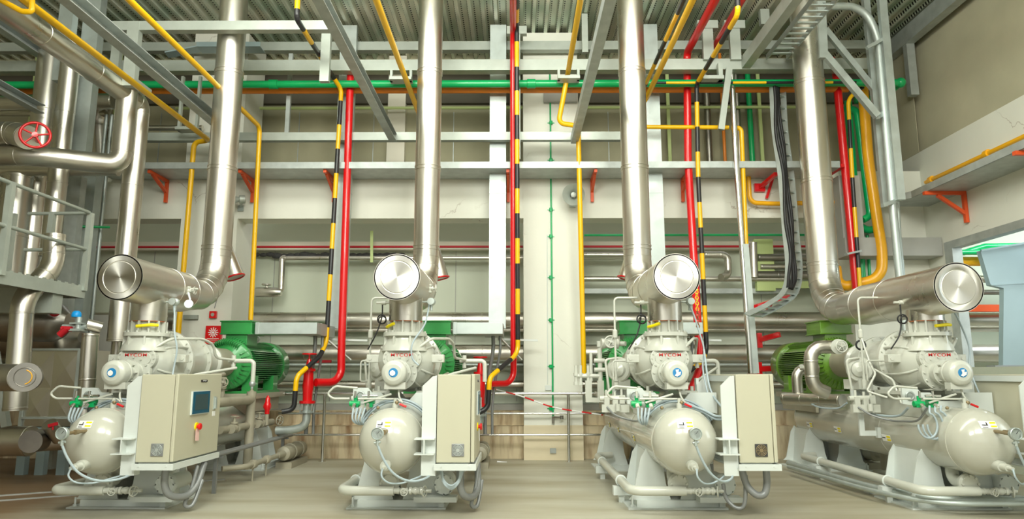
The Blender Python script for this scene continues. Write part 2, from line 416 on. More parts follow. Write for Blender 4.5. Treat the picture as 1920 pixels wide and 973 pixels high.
w = MB(); w.box((X_(1020, 240, 11.7), 11.66, 6.15), (X_(1083, 240, 11.7), 11.74, 6.4)); struct('trim_4', w, 'soffit')
w = MB()
for px in (130, 300, 560, 700, 850, 1140, 1380, 1500): 
    for k in range(1): w.box((X_(px, 240, 12.79), 12.785, 4.9), (X_(px, 240, 12.79)+.012, 12.8, 6.4))
struct('trim_5', w, 'galvdark')
# stepped kerb at the foot of the back wall
w = MB(); w.box((XL, 11.95, 0), (XR, 12.60, .53)); struct('baseboard_back', w, 'kerb')
w = MB(); w.box((XL, 12.25, .53), (XR, 12.6, .76)); w.box((XL, 12.23, .515), (XR, 12.3, .55)); struct('baseboard_back_upper', w, 'kerb')
w = MB(); w.box((XL, 12.6, .76), (XR, YB, .86)); struct('baseboard_back_ledge', w, 'soffit')
# beige beam above the pipes with torn edge
w = MB(); w.box((XL, 12.85, 3.70), (XR, YB, 3.86)); struct('trim_6', w, 'warmwhite')
# panel joints
w = MB()
for i in range(-8, 7): w.box((i*1.15, YB-.006, .9), (i*1.15+.012, YB, 3.7))
struct('trim_7', w, 'soffit')
# right wall with the big doorway
w = MB()
w.box((XR, 11.25, 0), (XR+.25, 12.6, 5.22)); w.box((XR, 12.6, 3.6), (XR+.25, 13.2, 5.22)); w.box((XR, -8, 3.52), (XR+.25, 11.25, 5.22)); w.box((XR, -8, 0), (XR+.25, 2.0, 3.52))
struct('wall_right', w, 'wall')
w = MB(); w.box((XR+.12, -3, 5.22), (XR+.25, 12.8, 7.6)); w.box((XR-.006, 11.7, 5.22), (XR, 12.8, 7.5)); struct('wall_right_upper', w, 'litplaster')
w = MB(); w.box((XR-.02, 11.05, 1.0), (XR+.14, 11.25, 3.52)); w.box((XR-.02, 2.0, 3.40), (XR+.14, 11.05, 3.52))
struct('door_1', w, 'galvdark')
w = MB(); w.box((XR, -1, 1.35), (XR+.2, 11.05, 1.5)); w.box((XR+.05, 2, 0), (XR+.2, 11.05, 1.35)); struct('trim_8', w, 'panel')
# yard side wall seen through the doorway
w = MB(); w.box((XR+.25, 13.6, -.2), (16, 13.9, 5.5)); struct('wall_yard', w, 'panel')
w = MB(); w.box((XR+.25, -2, 4.55), (16, 13.9, 4.7)); w.box((15.9, -2, 0), (16.1, 13.9, 4.6)); struct('ceiling_yard_blocker', w, 'galvlight')  # unseen roof and end wall, added to keep open-sky light off the duct
# left end wall, seen between the pipes
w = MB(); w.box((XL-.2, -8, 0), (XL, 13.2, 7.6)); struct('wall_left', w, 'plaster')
# unseen wall behind the viewer, five tall open bays added for steel reflections
w = MB(); w.box((XL-.2, -8.2, 0), (XR+.25, -8, .9)); w.box((XL-.2, -8.2, 6.4), (XR+.25, -8, 7.6))
for k in range(6): xx = XL-.2+k*3.5; w.box((xx, -8.2, .9), (min(xx+1.1, XR+.25), -8, 6.4))
struct('wall_front_unseen', w, 'plaster')

# floor trench cover along the left
w = MB(); w.bar((-9, 6.5, .006), (-3.9, 9.6, .006), .05, .012); w.bar((-9, 6.1, .006), (-4.6, 8.7, .006), .04, .012); struct('trim_9', w, 'soffit')
# ---------------------------------------------------------------- compressor units
UX = [-4.2, -1.26, 1.69, 4.64]
def wheel(mb, c, d, R, spokes=4, t=None, mi=0):
    t = t or R*.13; c = Vector(c); d = Vector(d).normalized(); mb.torus(c, d, R, t, 24, 8, mi)
    r = mb.ring_(c, d, R, spokes, .4)
    for q in r: mb.cyl(c, q, t*.7, n=8, mi=mi)
    mb.cyl(c-d*t*1.4, c+d*t*1.6, R*.22, n=12, mi=mi)
def valve(mb, c, axis, stem, r, R, L=None):
    """globe valve: body along axis, bonnet and handwheel along stem"""
    c = Vector(c); a = Vector(axis).normalized(); s = Vector(stem).normalized(); L = L or r*5
    mb.lathe(c-a*L/2, a, [(0, r*1.5), (.2*L, r*1.5), (.2*L, r), (.35*L, r*1.25), (.5*L, r*1.5), (.65*L, r*1.25), (.8*L, r), (.8*L, r*1.5), (L, r*1.5)], 14)
    mb.lathe(c, s, [(0, r), (r*1.6, r*.9), (r*1.6, r*1.3), (r*2.2, r*1.3), (r*2.2, r*.5), (r*4, r*.3)], 12)
    wheel(mb, c+s*r*3.9, s, R, 4)
def bolts(mb, c, d, R, n, r=.009, h=.014, ph=0):
    d = Vector(d).normalized()
    for q in mb.ring_(c, d, R, n, ph): mb.cyl(q, q+d*h, r, n=6)
def make_unit(i):
    X0 = UX[i]
    P = lambda dx, Y, z: Vector((X0+dx, Y, z-.05))
    side = ['farthest left beside the screen cabinet', 'just left of the white centre column',
            'just right of the white centre column', 'farthest right with leaf-green motor'][i]
    t = thing('refrigeration_compressor', (X0, 8, 0), 'cream compressor unit on round oil vessel, '+side, 'compressor', 'screw compressor units in a row')
    # --- oil vessel
    R = .325; zc = .776; Y0, Y1 = 7.2, 11.0
    prof = [(-.30+.3*(1-math.cos(a)), R*math.sin(a)) for a in [math.pi/2*k/10 for k in range(11)]]
    L = Y1-Y0
    prof += [(.0, R+.006), (.02, R+.006), (.025, R), (1.3, R), (1.305, R+.004), (1.325, R+.004), (1.33, R), (L, R)]
    prof += [(L+.3*math.sin(a), R*math.cos(a)) for a in [math.pi/2*k/8 for k in range(1, 9)]]
    v = MB().lathe(P(0, Y0, zc), (0,1,0), prof, 56, False).build('oil_vessel', 'vessel', t)
    def dome(x0, x1, z0, z1, m, name, off=.004, lab=None):
        g = MB(); vs = []; n = 6
        for a in range(n+1):
            for b in range(n+1):
                x = x0+(x1-x0)*a/n; z = z0+(z1-z0)*b/n; q = 1-(x/R)**2-((z-zc)/R)**2
                vs.append(P(x, Y0-.3*math.sqrt(max(q, 0))-off, z))
        g.add(vs, [(a*(n+1)+b, a*(n+1)+b+1, (a+1)*(n+1)+b+1, (a+1)*(n+1)+b) for a in range(n) for b in range(n)])
        o = g.build(name, m, v); 
        if lab: o['label'] = lab
    xs = -.04
    dome(xs-.075, xs+.075, .925, .992, 'sticker', 'warning_sticker')
    dome(xs+.012, xs+.07, .970, .985, 'tagyellow', 'sticker_stripe', .006, 'yellow stripe of warning sticker')
    dome(xs+.012, xs+.07, .938, .952, 'tagyellow', 'sticker_stripe', .006, 'yellow stripe of warning sticker')
    dome(xs-.06, xs-.01, .952, .960, 'black', 'sticker_pictogram', .006, 'black pictogram bar')
    dome(xs-.022, xs-.012, .955, .980, 'black', 'sticker_pictogram', .006, 'black pictogram bar')
    dome(xs-.06, xs-.015, .933, .938, 'black', 'sticker_pictogram', .006, 'black line of small print')
    for (yy, a) in ((8.35, 192), (9.6, 192), (10.5, 192)):          # stickers down the left flank
        def cyl_patch(y0, y1, a0, a1, m, name, off):
            g = MB(); vs = []
            for k in range(7):
                an = math.radians(a0+(a1-a0)*k/6)
                for yq in (y0, y1): vs.append(P((R+off)*math.cos(an), yq, zc+(R+off)*math.sin(an)))
            g.add(vs, [(2*k, 2*k+1, 2*k+3, 2*k+2) for k in range(6)]); g.build(name, m, v)
        cyl_patch(yy-.10, yy+.10, a-7, a+7, 'sticker', 'warning_sticker', .003)
        cyl_patch(yy-.09, yy-.01, a-5, a-1, 'tagyellow', 'sticker_stripe', .005)
        cyl_patch(yy-.09, yy-.01, a+1, a+5, 'tagyellow', 'sticker_stripe', .005)
        cyl_patch(yy+.02, yy+.09, a-1.5, a+.5, 'black', 'sticker_pictogram', .005)
    # --- saddles
    for n_, (ya, yb) in enumerate(((7.68, 8.25), (10.55, 11.15))):
        for sgn in (-1, 1):
            s_ = MB()
            poly = [(.05, .13), (.50, .13), (.45, .18), (.36, .56), (.30, .655), (.20, .53), (.12, .47), (.10, .3)]
            if sgn < 0: poly = [(-a, b) for a, b in poly][::-1]
            poly = [(X0+a, b-.05) for a, b in poly]
            s_.prism(poly, 'y', ya, ya+.016); s_.prism(poly, 'y', yb-.016, yb)
            s_.bar(P(sgn*.34, (ya+yb)/2, .13), P(sgn*.29, (ya+yb)/2, .63), yb-ya-.03, .014, (1,0,0))
            s_.bar(P(sgn*.20, (ya+yb)/2, .13), P(sgn*.20, (ya+yb)/2, .5), yb-ya-.03, .014, (1,0,0))
            s_.build('saddle_leg', 'frame', t)
        b = MB(); b.box(P(-.52, ya-.12, .05), P(.52, yb+.10, .067)); b.box(P(-.42, ya-.05, .067), P(.50, yb+.05, .132)); 
        for dx in (-.47, .47):
            b.cyl(P(dx, ya-.05, .067), P(dx, ya-.05, .16), .011, n=8); b.cyl(P(dx, ya-.05, .067), P(dx, ya-.05, .088), .022, n=6)
        b.build('base_plate', 'frame', t)
    # --- yoke plates carrying the compressor
    for n_, yy in enumerate((7.6, 8.75)):
        y_ = MB(); pl = [(-.50, 1.13), (-.34, 1.11), (-.22, .98), (.22, .98), (.30, 1.05), (.46, 1.03), (.46, 1.25), (.18, 1.25), (.10, 1.16), (-.12, 1.16), (-.2, 1.25), (-.3, 1.25), (-.34, 1.30), (-.50, 1.30)]
        y_.prism([(X0+a, b-.05) for a, b in pl], 'y', yy, yy+.03); y_.build('support_yoke', 'frame', t)
        l_ = MB(); l_.torus(P(-.42, yy-.004, 1.215), (0,1,0), .042, .012, 20, 6); l_.cyl(P(-.42, yy-.003, 1.215), P(-.42, yy-.001, 1.215), .035, n=20); l_.build('lifting_eye', 'galvdark', t)
    y_ = MB(); y_.box(P(-.34, 7.9, 1.22), P(-.16, 8.5, 1.26)); y_.box(P(.14, 7.9, 1.22), P(.34, 8.5, 1.26)); y_.box(P(-.26, 7.7, .98), P(-.22, 8.7, 1.24)); y_.box(P(.22, 7.7, .98), P(.26, 8.7, 1.24))
    for dx in (-.30, -.2, .2, .3):
        y_.cyl(P(dx, 8.0, 1.26), P(dx, 8.0, 1.31), .02, n=6)
    y_.build('mounting_foot', 'paint', t)
    # --- compressor casing
    c = MB(); zs = 1.60; Rb = .325
    pr = [(0, .20), (.0, .215), (.03, .235), (.08, .275), (.16, .31), (.26, .325), (.36, .325), (.44, .318), (.5, .30), (.52, .36), (.575, .36), (.58, .36), (.58, .29), (.8, .275), (1.0, .27), (1.12, .265), (1.12, .315), (1.17, .315), (1.175, .25), (1.35, .22), (1.6, .20), (1.62, .24), (1.66, .24)]
    c.lathe(P(0, 7.78, zs), (0,1,0), pr, 48)
    bolts(c, P(0, 8.30-.014, zs), (0,-1,0), .342, 20); bolts(c, P(0, 8.89, zs), (0,-1,0), .295, 16)
    cas = c.build('compressor_casing', 'paint', t)
    c = MB()                                                        # radial ribs
    for a in (28, 152, 208, 242, 298, 332, 62, 118):
        an = math.radians(a); u = Vector((math.cos(an), 0, math.sin(an)))
        pts = [P(0, 7.80, zs)+u*.22, P(0, 7.87, zs)+u*.285, P(0, 8.0, zs)+u*.322, P(0, 8.16, zs)+u*.33, P(0, 8.30, zs)+u*.325]
        c.tube(pts, .014, n=8)
    c.build('casing_rib', 'paint', cas)
    # side lugs, lower gear block
    for sgn in (-1, 1):
        c = MB(); c.box(P(sgn*.28, 7.93, 1.575), P(sgn*.44, 8.03, 1.665)); c.cyl(P(sgn*.40, 7.93, 1.62), P(sgn*.40, 7.92, 1.62), .022, n=12); c.build('side_lug', 'paint', cas, bevel=.008)
    # front cover (obround) and the red maker's lettering
    def stadium(hw, hh, n=14): 
        p = []
        for k in range(n+1): a = -math.pi/2+math.pi*k/n; p.append((hw-hh+hh*math.cos(a), hh*math.sin(a)))
        for k in range(n+1): a = math.pi/2+math.pi*k/n; p.append((-(hw-hh)+hh*math.cos(a), hh*math.sin(a)))
        return p
    c = MB(); zm = 1.615
    c.prism([(X0-.0+a, zm-.05+b) for a, b in stadium(.215, .115)], 'y', 7.715, 7.80)
    c.prism([(X0+a, zm-.05+b) for a, b in stadium(.165, .070)], 'y', 7.700, 7.716)
    for a, b in stadium(.195, .096, 6): c.cyl(P(a, 7.715, zm+b), P(a, 7.703, zm+b), .008, n=6)
    fc = c.build('front_cover', 'paint', t, bevel=.004)
    text('lettering', 'MYCOM', .046, P(0, 7.698, 1.652), RX, 'letter', fc, 1.15, 1.35)
    # --- unloader cylinder with blue sight glass
    c = MB(); zu = 1.46
    c.lathe(P(-.02, 7.30, zu), (0,1,0), [(0, .085), (.012, .118), (.03, .13), (.13, .13), (.14, .122), (.15, .132), (.17, .132), (.18, .10), (.27, .10), (.275, .14), (.33, .14), (.335, .115), (.40, .12), (.405, .19), (.45, .19), (.455, .17), (.55, .17)], 40)
    bolts(c, P(-.02, 7.705, zu), (0,-1,0), .165, 12, .011, .02); bolts(c, P(-.02, 7.57, zu), (0,-1,0), .118, 8, .01, .05)
    c.box(P(-.12, 7.36, zu-.17), P(.10, 7.46, zu-.10))
    uc = c.build('unloader_cylinder', 'paint', t, bevel=0)
    c = MB(); c.lathe(P(-.02, 7.297, zu), (0,1,0), [(0, .048), (.01, .048)], 32); c.build('sight_glass', 'dialblue', uc)['label'] = 'round blue sight glass'
    c = MB(); c.add([P(-.02+dx, 7.286, zu+dz) for dx, dz in ([(-.03,-.03),(-.005,-.04),(.030,-.02),(.036,.01),(.01,.005),(.015,.035),(-.02,.03),(-.012,-.005)] if i > 1 else [(-.012+.03*math.cos(a*.785)+.006, .03*math.sin(a*.785)-.004) for a in range(8)])], [tuple(range(8))]); c.build('sight_glass_pointer', 'sticker', uc)
    # --- suction nozzle, flange, spool basket
    c = MB(); yn = 7.88+.02
    c.lathe(P(0, yn, 1.70), (0,0,1), [(0, .26), (.06, .245), (.12, .205), (.165, .20), (.165, .245), (.205, .245), (.205, .15)], 40)
    for a in range(0, 360, 45):
        an = math.radians(a+22); u = Vector((math.cos(an), math.sin(an), 0)); c.bar(P(0, yn, 1.72)+u*.215, P(0, yn, 1.87)+u*.205, .02, .06, u)
    bolts(c, P(0, yn, 1.905), (0,0,1), .222, 12, .014, .02); c.build('suction_nozzle', 'paint', t)
    c = MB(); c.lathe(P(0, yn, 1.905), (0,0,1), [(0, .155), (.13, .155)], 32)
    for a in range(0, 360, 30):
        an = math.radians(a); u = Vector((math.cos(an), math.sin(an), 0)); c.bar(P(0, yn, 1.905)+u*.18, P(0, yn, 2.035)+u*.18, .018, .045, u)
    c.build('strainer_spool', 'paint', t)
    c = MB(); c.lathe(P(0, yn, 2.028), (0,0,1), [(0, .192), (.01, .192)], 32); c.build('gasket', 'gasket', t)
    c = MB(); c.tube([P(-.10, yn-.19, 2.0), P(-.17, yn-.13, 1.975), P(-.2, yn-.05, 1.97)] if i in (1, 2) else [P(-.02, yn-.21, 1.97), P(.12, yn-.2, 1.985), P(.19, yn-.14, 1.985)], .018, n=8)
    c.build('yellow_tag', 'tagyellow', t)
    # --- coupling guard and motor
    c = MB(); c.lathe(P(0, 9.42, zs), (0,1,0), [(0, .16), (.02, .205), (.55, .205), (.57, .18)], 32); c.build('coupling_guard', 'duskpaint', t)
    gm = 'olive' if i == 3 else 'green'; m_ = MB(); ym = 10.0; zm2 = 1.585
    m_.lathe(P(0, ym, zm2), (0,1,0), [(0, .16), (.05, .20), (.10, .33), (.14, .365), (.20, .365), (.22, .34), (.25, .31), (1.50, .31), (1.52, .35), (1.54, .375), (1.80, .375), (1.86, .34), (1.88, .2)], 48)
    for k in range(16):                                             # cooling fins on both flanks and top
        z = zm2-.23+k*.030
        if k < 15:
            for sg in (-1, 1):
                w = math.sqrt(max(.37**2-(z-zm2)**2, .01)); m_.box(P(sg*w*.72, ym+.27, z), P(sg*(w), ym+1.48, z+.009))
    for a in range(55, 126, 6):
        an = math.radians(a); u = Vector((math.cos(an), 0, math.sin(an))); m_.bar(P(0, ym+.04, zm2)+u*.30, P(0, ym+.20, zm2)+u*.372, .012, .04, u)
        m_.bar(P(0, ym+.27, zm2)+u*.34, P(0, ym+1.48, zm2)+u*.34, .008, .05, u)
    for a in range(140, 400, 12):
        an = math.radians(a); u = Vector((math.cos(an), 0, math.sin(an))); m_.bar(P(0, ym+.05, zm2)+u*.26, P(0, ym+.13, zm2)+u*.345, .012, .04, u)
    m_.box(P(-.36, ym+.24, 1.20), P(-.2, ym+.44, 1.42)); m_.box(P(.2, ym+.24, 1.20), P(.36, ym+.44, 1.42)); m_.box(P(-.36, ym+1.1, 1.20), P(-.2, ym+1.3, 1.42)); m_.box(P(.2, ym+1.1, 1.20), P(.36, ym+1.3, 1.42))
    m_.box(P(-.38, ym+.22, 1.165), P(.38, ym+1.35, 1.20))
    mo = m_.build('electric_motor', gm, t)
    c = MB(); bx0, bx1 = -.17, .29
    c.box(P(bx0, ym+.25, 2.03), P(bx1, ym+.75, 2.21)); c.box(P(bx0-.015, ym+.235, 2.205), P(bx1+.015, ym+.765, 2.225)); c.box(P(bx0-.015, ym+.235, 2.02), P(bx1+.015, ym+.765, 2.04)); c.box(P(bx0+.07, ym+.28, 1.86), P(bx1-.07, ym+.7, 2.03))
    c.build('terminal_box', gm, mo, bevel=.01)
    c = MB(); c.torus(P(.12, ym+.95, 1.99), (0,1,0), .035, .011, 16, 6); c.cyl(P(.12, ym+.95, 1.90), P(.12, ym+.95, 1.96), .02, n=10); c.build('lifting_ring', 'galv' if i < 3 else gm, mo)
    c = MB(); c.box(P(-.42, ym+.1, 1.09), P(.42, ym+1.5, 1.165)); c.box(P(-.36, ym+.15, .9), P(-.32, ym+1.4, 1.09)); c.box(P(.32, ym+.15, .9), P(.36, ym+1.4, 1.09))
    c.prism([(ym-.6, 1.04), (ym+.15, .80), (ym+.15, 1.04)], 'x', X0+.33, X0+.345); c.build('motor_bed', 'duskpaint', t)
    # --- drain pipe running along the left side and across the front
    c = MB(); zp = .30
    c.tube([P(-.30, 10.45, zp-.02), P(-.53, 10.35, zp-.02), P(-.53, 7.3, zp-.02), P(.02, 7.3, zp-.02)], .048, 16, bend=.14)
    dp = c.build('drain_pipe', 'paint', t)
    for yy in (8.0, 9.7): c = MB(); c.torus(P(-.53, yy, zp-.02), (0,1,0), .054, .01, 16, 6); c.box(P(-.62, yy-.05, zp-.17), P(-.42, yy+.05, zp-.078)); c.box(P(-.56, yy-.02, .05), P(-.50, yy+.02, zp-.17)); c.build('pipe_clamp', 'frame', dp)
    c = MB(); c.cyl(P(.02, 7.3, zp-.02), P(.06, 7.3, zp-.02), .03, n=12); valve(c, P(.11, 7.3, zp-.02), (1,0,0), (.3,-1,.0), .022, .035); valve(c, P(.24, 7.3, zp-.02), (1,0,0), (1,-.4,0), .026, .05); c.cyl(P(.1, 7.3, zp-.02), P(.4, 7.3, zp-.02), .018, n=10)
    c.build('drain_valve', 'paint', dp)
    # oil outlet elbow with bolted flange between the legs
    c = MB(); c.tube([P(-.04, 7.62, .52), P(-.04, 7.62, .34), P(-.04, 7.37, .345)], .062, 18, bend=.12); c.lathe(P(-.04, 7.33, .345), (0,1,0), [(0, .085), (.02, .105), (.045, .105)], 28); bolts(c, P(-.04, 7.335, .345), (0,-1,0), .08, 8, .013, .02)
    c.build('oil_outlet', 'paint', t)
    # oil filter drum right of the legs
    c = MB(); c.lathe(P(.50, 7.55, .30), (0,1,0), [(0, .10), (.03, .112), (.06, .112), (.065, .085), (.45, .085), (.5, .05)], 28); bolts(c, P(.50, 7.57, .30), (0,-1,0), .098, 8, .011, .02)
    c.box(P(.2, 7.45, .14), P(.64, 7.62, .19)); c.tube([P(.50, 7.95, .30), P(.3, 8.1, .3), P(.3, 8.4, .5)], .035, 12, bend=.06); c.box(P(.44, 7.6, .05), P(.5, 7.9, .22))
    c.build('oil_filter', 'frame', t)
    # oil cooler barrel low at the right rear
    c = MB(); c.lathe(P(.72, 10.4, .27), (0,1,0), [(0, .04), (.25, .05), (.27, .10), (.33, .11), (1.1, .11), (1.15, .08), (1.16, .02)], 24); c.box(P(.60, 10.7, .05), P(.84, 11.5, .14)); c.torus(P(.72, 10.95, .27), (0,1,0), .115, .012, 24, 6); c.torus(P(.72, 11.3, .27), (0,1,0), .115, .012, 24, 6)
    c.tube([P(.72, 10.45, .27), P(.72, 9.2, .27), P(.5, 9.0, .27)], .035, 10, bend=.08)
    for yy in (9.4, 9.9): c.lathe(P(.72, yy, .27), (0,1,0), [(0, .05), (.03, .06), (.09, .06), (.12, .05)], 12); c.cyl(P(.72, yy+.06, .05), P(.72, yy+.06, .27), .012, n=8)
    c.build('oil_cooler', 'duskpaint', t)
    # risers and pipework on the right flank (seen best on the far-left unit)
    c = MB(); c.tube([P(.46, 8.6, 1.09), P(.46, 9.95, 1.09)], .062, 14); c.tube([P(.46, 9.95, 1.16), P(.46, 9.95, .14)], .062, 14); c.lathe(P(.46, 9.95, 1.12), (0,0,1), [(0, .066), (.08, .066), (.085, .03), (.1, .03)], 14); c.tube([P(.46, 9.95, 1.2), P(.46, 9.95, 1.26)], .018, 8)
    c.tube([P(.36, 8.8, 1.15), P(.36, 8.8, 1.42), P(.36, 9.2, 1.44)], .03, 10, bend=.06); c.tube([P(.40, 9.1, 1.1), P(.40, 9.1, 1.35)], .028, 10)
    valve(c, P(.40, 9.1, 1.33), (0,0,1), (.4,-1,.1), .03, .06); c.tube([P(.44, 9.0, .74), P(.44, 10.9, .72)], .05, 12)
    for yy in (9.3, 10.2): valve(c, P(.5, yy, .74), (0,1,0), (0,0,1), .04, .05)
    wheel(c, P(.56, 10.9, .74), (1,-.5,0), .07, 4)
    c.build('oil_line', 'duskpaint', t)
    if i == 0:
        c = MB(); c.ball(P(.46, 9.95, 1.31), .045); c.cyl(P(.46, 9.95, 1.24), P(.46, 9.95, 1.28), .02, n=10); c.build('pressure_sensor', 'galv', t)
        c = MB(); c.lathe(P(.50, 10.5, .86), (0,0,1), [(0, .03), (.0, .035), (.05, .035), (.08, .05), (.15, .05), (.17, .035), (.22, .035), (.27, .01)], 14); c.cyl(P(.45, 10.5, .97), P(.55, 10.5, .97), .03, n=12); c.build('relief_valve', 'red', t)['label'] = 'small red relief valve'
        c = MB(); c.tube([P(.50, 10.5, .70), P(.50, 10.5, .88)], .03, 10); c.build('relief_stub', 'duskpaint', t)
    # conduit pair at knee height
    c = MB(); c.tube([P(.60, 8.25, .50), P(.60, 11.2, .50)], .022, 10); c.tube([P(.67, 8.25, .50), P(.67, 11.2, .50)], .022, 10); c.box(P(.57, 8.5, .46), P(.70, 8.54, .48)); c.box(P(.57, 10.9, .46), P(.70, 10.94, .48))
    c.box(P(.60, 8.5, .05), P(.64, 8.54, .46)); c.box(P(.60, 10.9, .05), P(.64, 10.94, .46)); c.build('conduit_rack', 'conduit', t)
    # --- thin instrument lines
    def line(name, pts, r, m='paint', n=8, sm=True, bend=0):
        return MB().tube(spline(pts) if sm else pts, r, n, bend=bend).build(name, m, t)
    line('sensing_line', [P(-.20, 8.4, 2.36), P(-.50, 8.4, 2.36), P(-.50, 8.4, 1.32)], .013, sm=False, bend=.05)
    c = MB(); c.lathe(P(-.50, 8.4, 1.86), (0,0,1), [(0, .014), (.02, .03), (.10, .03), (.12, .014)], 10); c.build('needle_valve', 'paint', t); c = MB(); c.lathe(P(-.50, 8.4, 1.28), (0,0,1), [(0, .03), (.1, .03), (.1, .018), (.16, .018)], 10); c.build('needle_valve', 'paint', t)
    line('sensing_line', [P(-.50, 8.3, 1.36), P(-.56, 8.2, 1.36), P(-.56, 8.2, 1.60), P(-.34, 8.2, 1.60)], .010, sm=False, bend=.03)
    line('sensing_line', [P(-.42, 7.45, 1.30), P(-.66, 7.45, 1.32), P(-.74, 7.45, 1.24), P(-.68, 7.45, 1.19), P(-.5, 7.45, 1.19)], .012, sm=False, bend=.03)
    line('sensing_line', [P(-.34, 7.4, 1.15), P(-.05, 7.4, 1.24)], .012, sm=False)
    line('sensing_line', [P(-.40, 7.4, 1.19), P(.02, 7.38, 1.19), P(.05, 7.38, 1.16)], .010, sm=False, bend=.02)
    line('sensing_line', [P(.18, 7.75, 1.74), P(.30, 7.85, 1.84), P(.46, 8.3, 1.86), P(.50, 8.5, 1.80), P(.50, 8.6, 1.64), P(.62, 8.9, 1.62), P(.76, 9.1, 1.60)], .017, sm=False, bend=.06)
    c = MB(); c.lathe(P(.60, 8.9, 1.52), (0,0,1), [(0, .016), (0, .026), (.05, .026), (.05, .018), (.1, .018), (.1, .028), (.16, .028)], 10); c.tube([P(.54, 8.9, 1.61), P(.86, 8.9, 1.61), P(.86, 8.9, 1.35)], .028, 10, bend=.05); c.build('check_valve', 'paint', t)
    line('sensing_line', [P(.34, 8.0, 1.36), P(.5, 8.1, 1.44), P(.76, 8.6, 1.52)], .017, sm=False)
    line('sensing_line', [P(.02, 7.44, 1.34), P(.03, 7.4, 1.22), P(.07, 7.38, 1.15)], .011)
    # capacity-control cable from the sensor head by the header
    line('sensor_cable', [P(.27, 7.9, 2.26), P(.24, 7.75, 2.0), P(.13, 7.6, 1.78), P(.13, 7.6, 1.62), P(.2, 7.6, 1.54)] if i in (1,) else [P(.27, 7.9, 2.26), P(.32, 7.85, 2.1), P(.36, 7.8, 1.9), P(.40, 7.8, 1.72), P(.38, 7.8, 1.5), P(.40, 7.7, 1.2)], .010, 'hose')
    c = MB(); c.cyl(P(.17, 7.9, 2.26), P(.25, 7.9, 2.26), .012, n=8); c.ball(P(.29, 7.9, 2.26), .05, (1, .8, .9)); c.lathe(P(.29, 7.84, 2.26), (0,-1,0), [(0, .04), (.02, .04)], 16); c.cyl(P(.29, 7.9, 2.16), P(.29, 7.9, 2.26), .018, n=10); c.build('temperature_sensor', 'galv', t)
    if i in (1, 2, 3):
        c = MB(); c.lathe(P(-.19, 7.9, 2.25), (-1,0,0), [(0, .015), (.04, .015), (.04, .025), (.09, .025), (.09, .014), (.15, .014)], 10); c.build('test_nipple', 'paint', t)
        line('black_cable', [P(-.27, 7.9, 2.24), P(-.27, 7.9, 2.12), P(-.29, 7.88, 2.0), P(-.34, 7.86, 1.86), P(-.42, 7.9, 1.72)], .008, 'rubber')
        c = MB(); c.torus(P(-.27, 7.88, 2.06), (.2,1,.1), .05, .008, 20, 6); c.torus(P(-.26, 7.87, 2.05), (-.2,1,.2), .042, .007, 20, 6); c.build('cable_coil', 'rubber', t)
    # --- green solenoid block with pale hoses
    c = MB(); c.box(P(-.47, 7.40, 1.10), P(-.40, 7.47, 1.17)); c.box(P(-.33, 7.42, 1.10), P(-.25, 7.49, 1.19)); c.cyl(P(-.49, 7.42, 1.14), P(-.38, 7.42, 1.14), .028, n=12); c.cyl(P(-.34, 7.44, 1.16), P(-.23, 7.44, 1.16), .026, n=12); c.cyl(P(-.43, 7.42, 1.10), P(-.43, 7.42, 1.22), .02, n=10)
    c.build('solenoid_valve', 'gpipe', t, bevel=.004)['label'] = 'green solenoid valve block'
    c = MB(); c.box(P(-.42, 7.44, 1.16), P(-.26, 7.50, 1.2)); 
    for dx in (-.43, -.29): c.cyl(P(dx, 7.38, 1.13), P(dx, 7.34, 1.10), .022, n=12); c.cyl(P(dx, 7.40, 1.2), P(dx, 7.40, 1.27), .012, n=8)
    c.cyl(P(-.36, 7.42, 1.22), P(-.20, 7.42, 1.22), .014, n=8); c.build('valve_fitting', 'chrome' if i != 2 else 'paint', t)
    if i == 3:
        for k, (ra, dx) in enumerate(((.13, -.42), (.14, -.36), (.15, -.30))):
            pts = [P(dx+.06, 7.36, 1.12)]+[P(dx+ra*.75*math.cos(a), 7.32+.01*k, .93+ra*math.sin(a)) for a in [math.radians(q) for q in range(70, -200, -18)]]
            line('control_hose', pts, .011, 'hose')
    else:
        for k in range(4):
            an = [math.radians(q) for q in range(158, 20, -10)]
            rr = .385+.024*(k%2); pts = [P(-.43+.04*k, 7.34, 1.10), P(-.43+.03*k, 7.32, .98), P(-.37+.01*k, 7.4, .93)]
            line('control_hose', pts+[P(rr*math.cos(a), 7.46+.022*(k//2), zc+rr*math.sin(a)) for a in an[1:]], .011, 'hose')
    if i == 2:
        line('control_hose', [P(.05, 7.4, 1.15), P(.25, 7.4, 1.08), P(.36, 7.3, 1.02), P(.46, 7.2, 1.02), P(.56, 7.3, .95), P(.58, 7.4, .75)], .014, 'hose')
        line('control_hose', [P(.05, 7.42, 1.13), P(.25, 7.42, 1.06), P(.36, 7.32, .99), P(.46, 7.22, .99), P(.57, 7.32, .92), P(.59, 7.42, .72)], .014, 'hose')
        line('control_hose', [P(.40, 7.8, 1.72), P(.42, 7.7, 1.3), P(.46, 7.4, 1.1), P(.56, 7.3, 1.0)], .012, 'hose')
    # red and brass bits on the vessel crown
    c = MB(); c.lathe(P(.0, 7.35, 1.09), (0,0,1), [(0, .03), (.06, .03), (.06, .018), (.11, .018)], 12); c.build('vent_plug', 'paint', v)
    c = MB(); c.ball(P(.02, 7.33, 1.155), .02); c.ball(P(-.18, 7.36, 1.10), .018); c.build('brass_fitting', 'brass', v)['label'] = 'small brass fitting'
    c = MB(); c.cyl(P(.05, 7.33, 1.14), P(.12, 7.33, 1.11), .012, n=8); c.build('cable_tag', 'red', v)['label'] = 'small red cable tag'
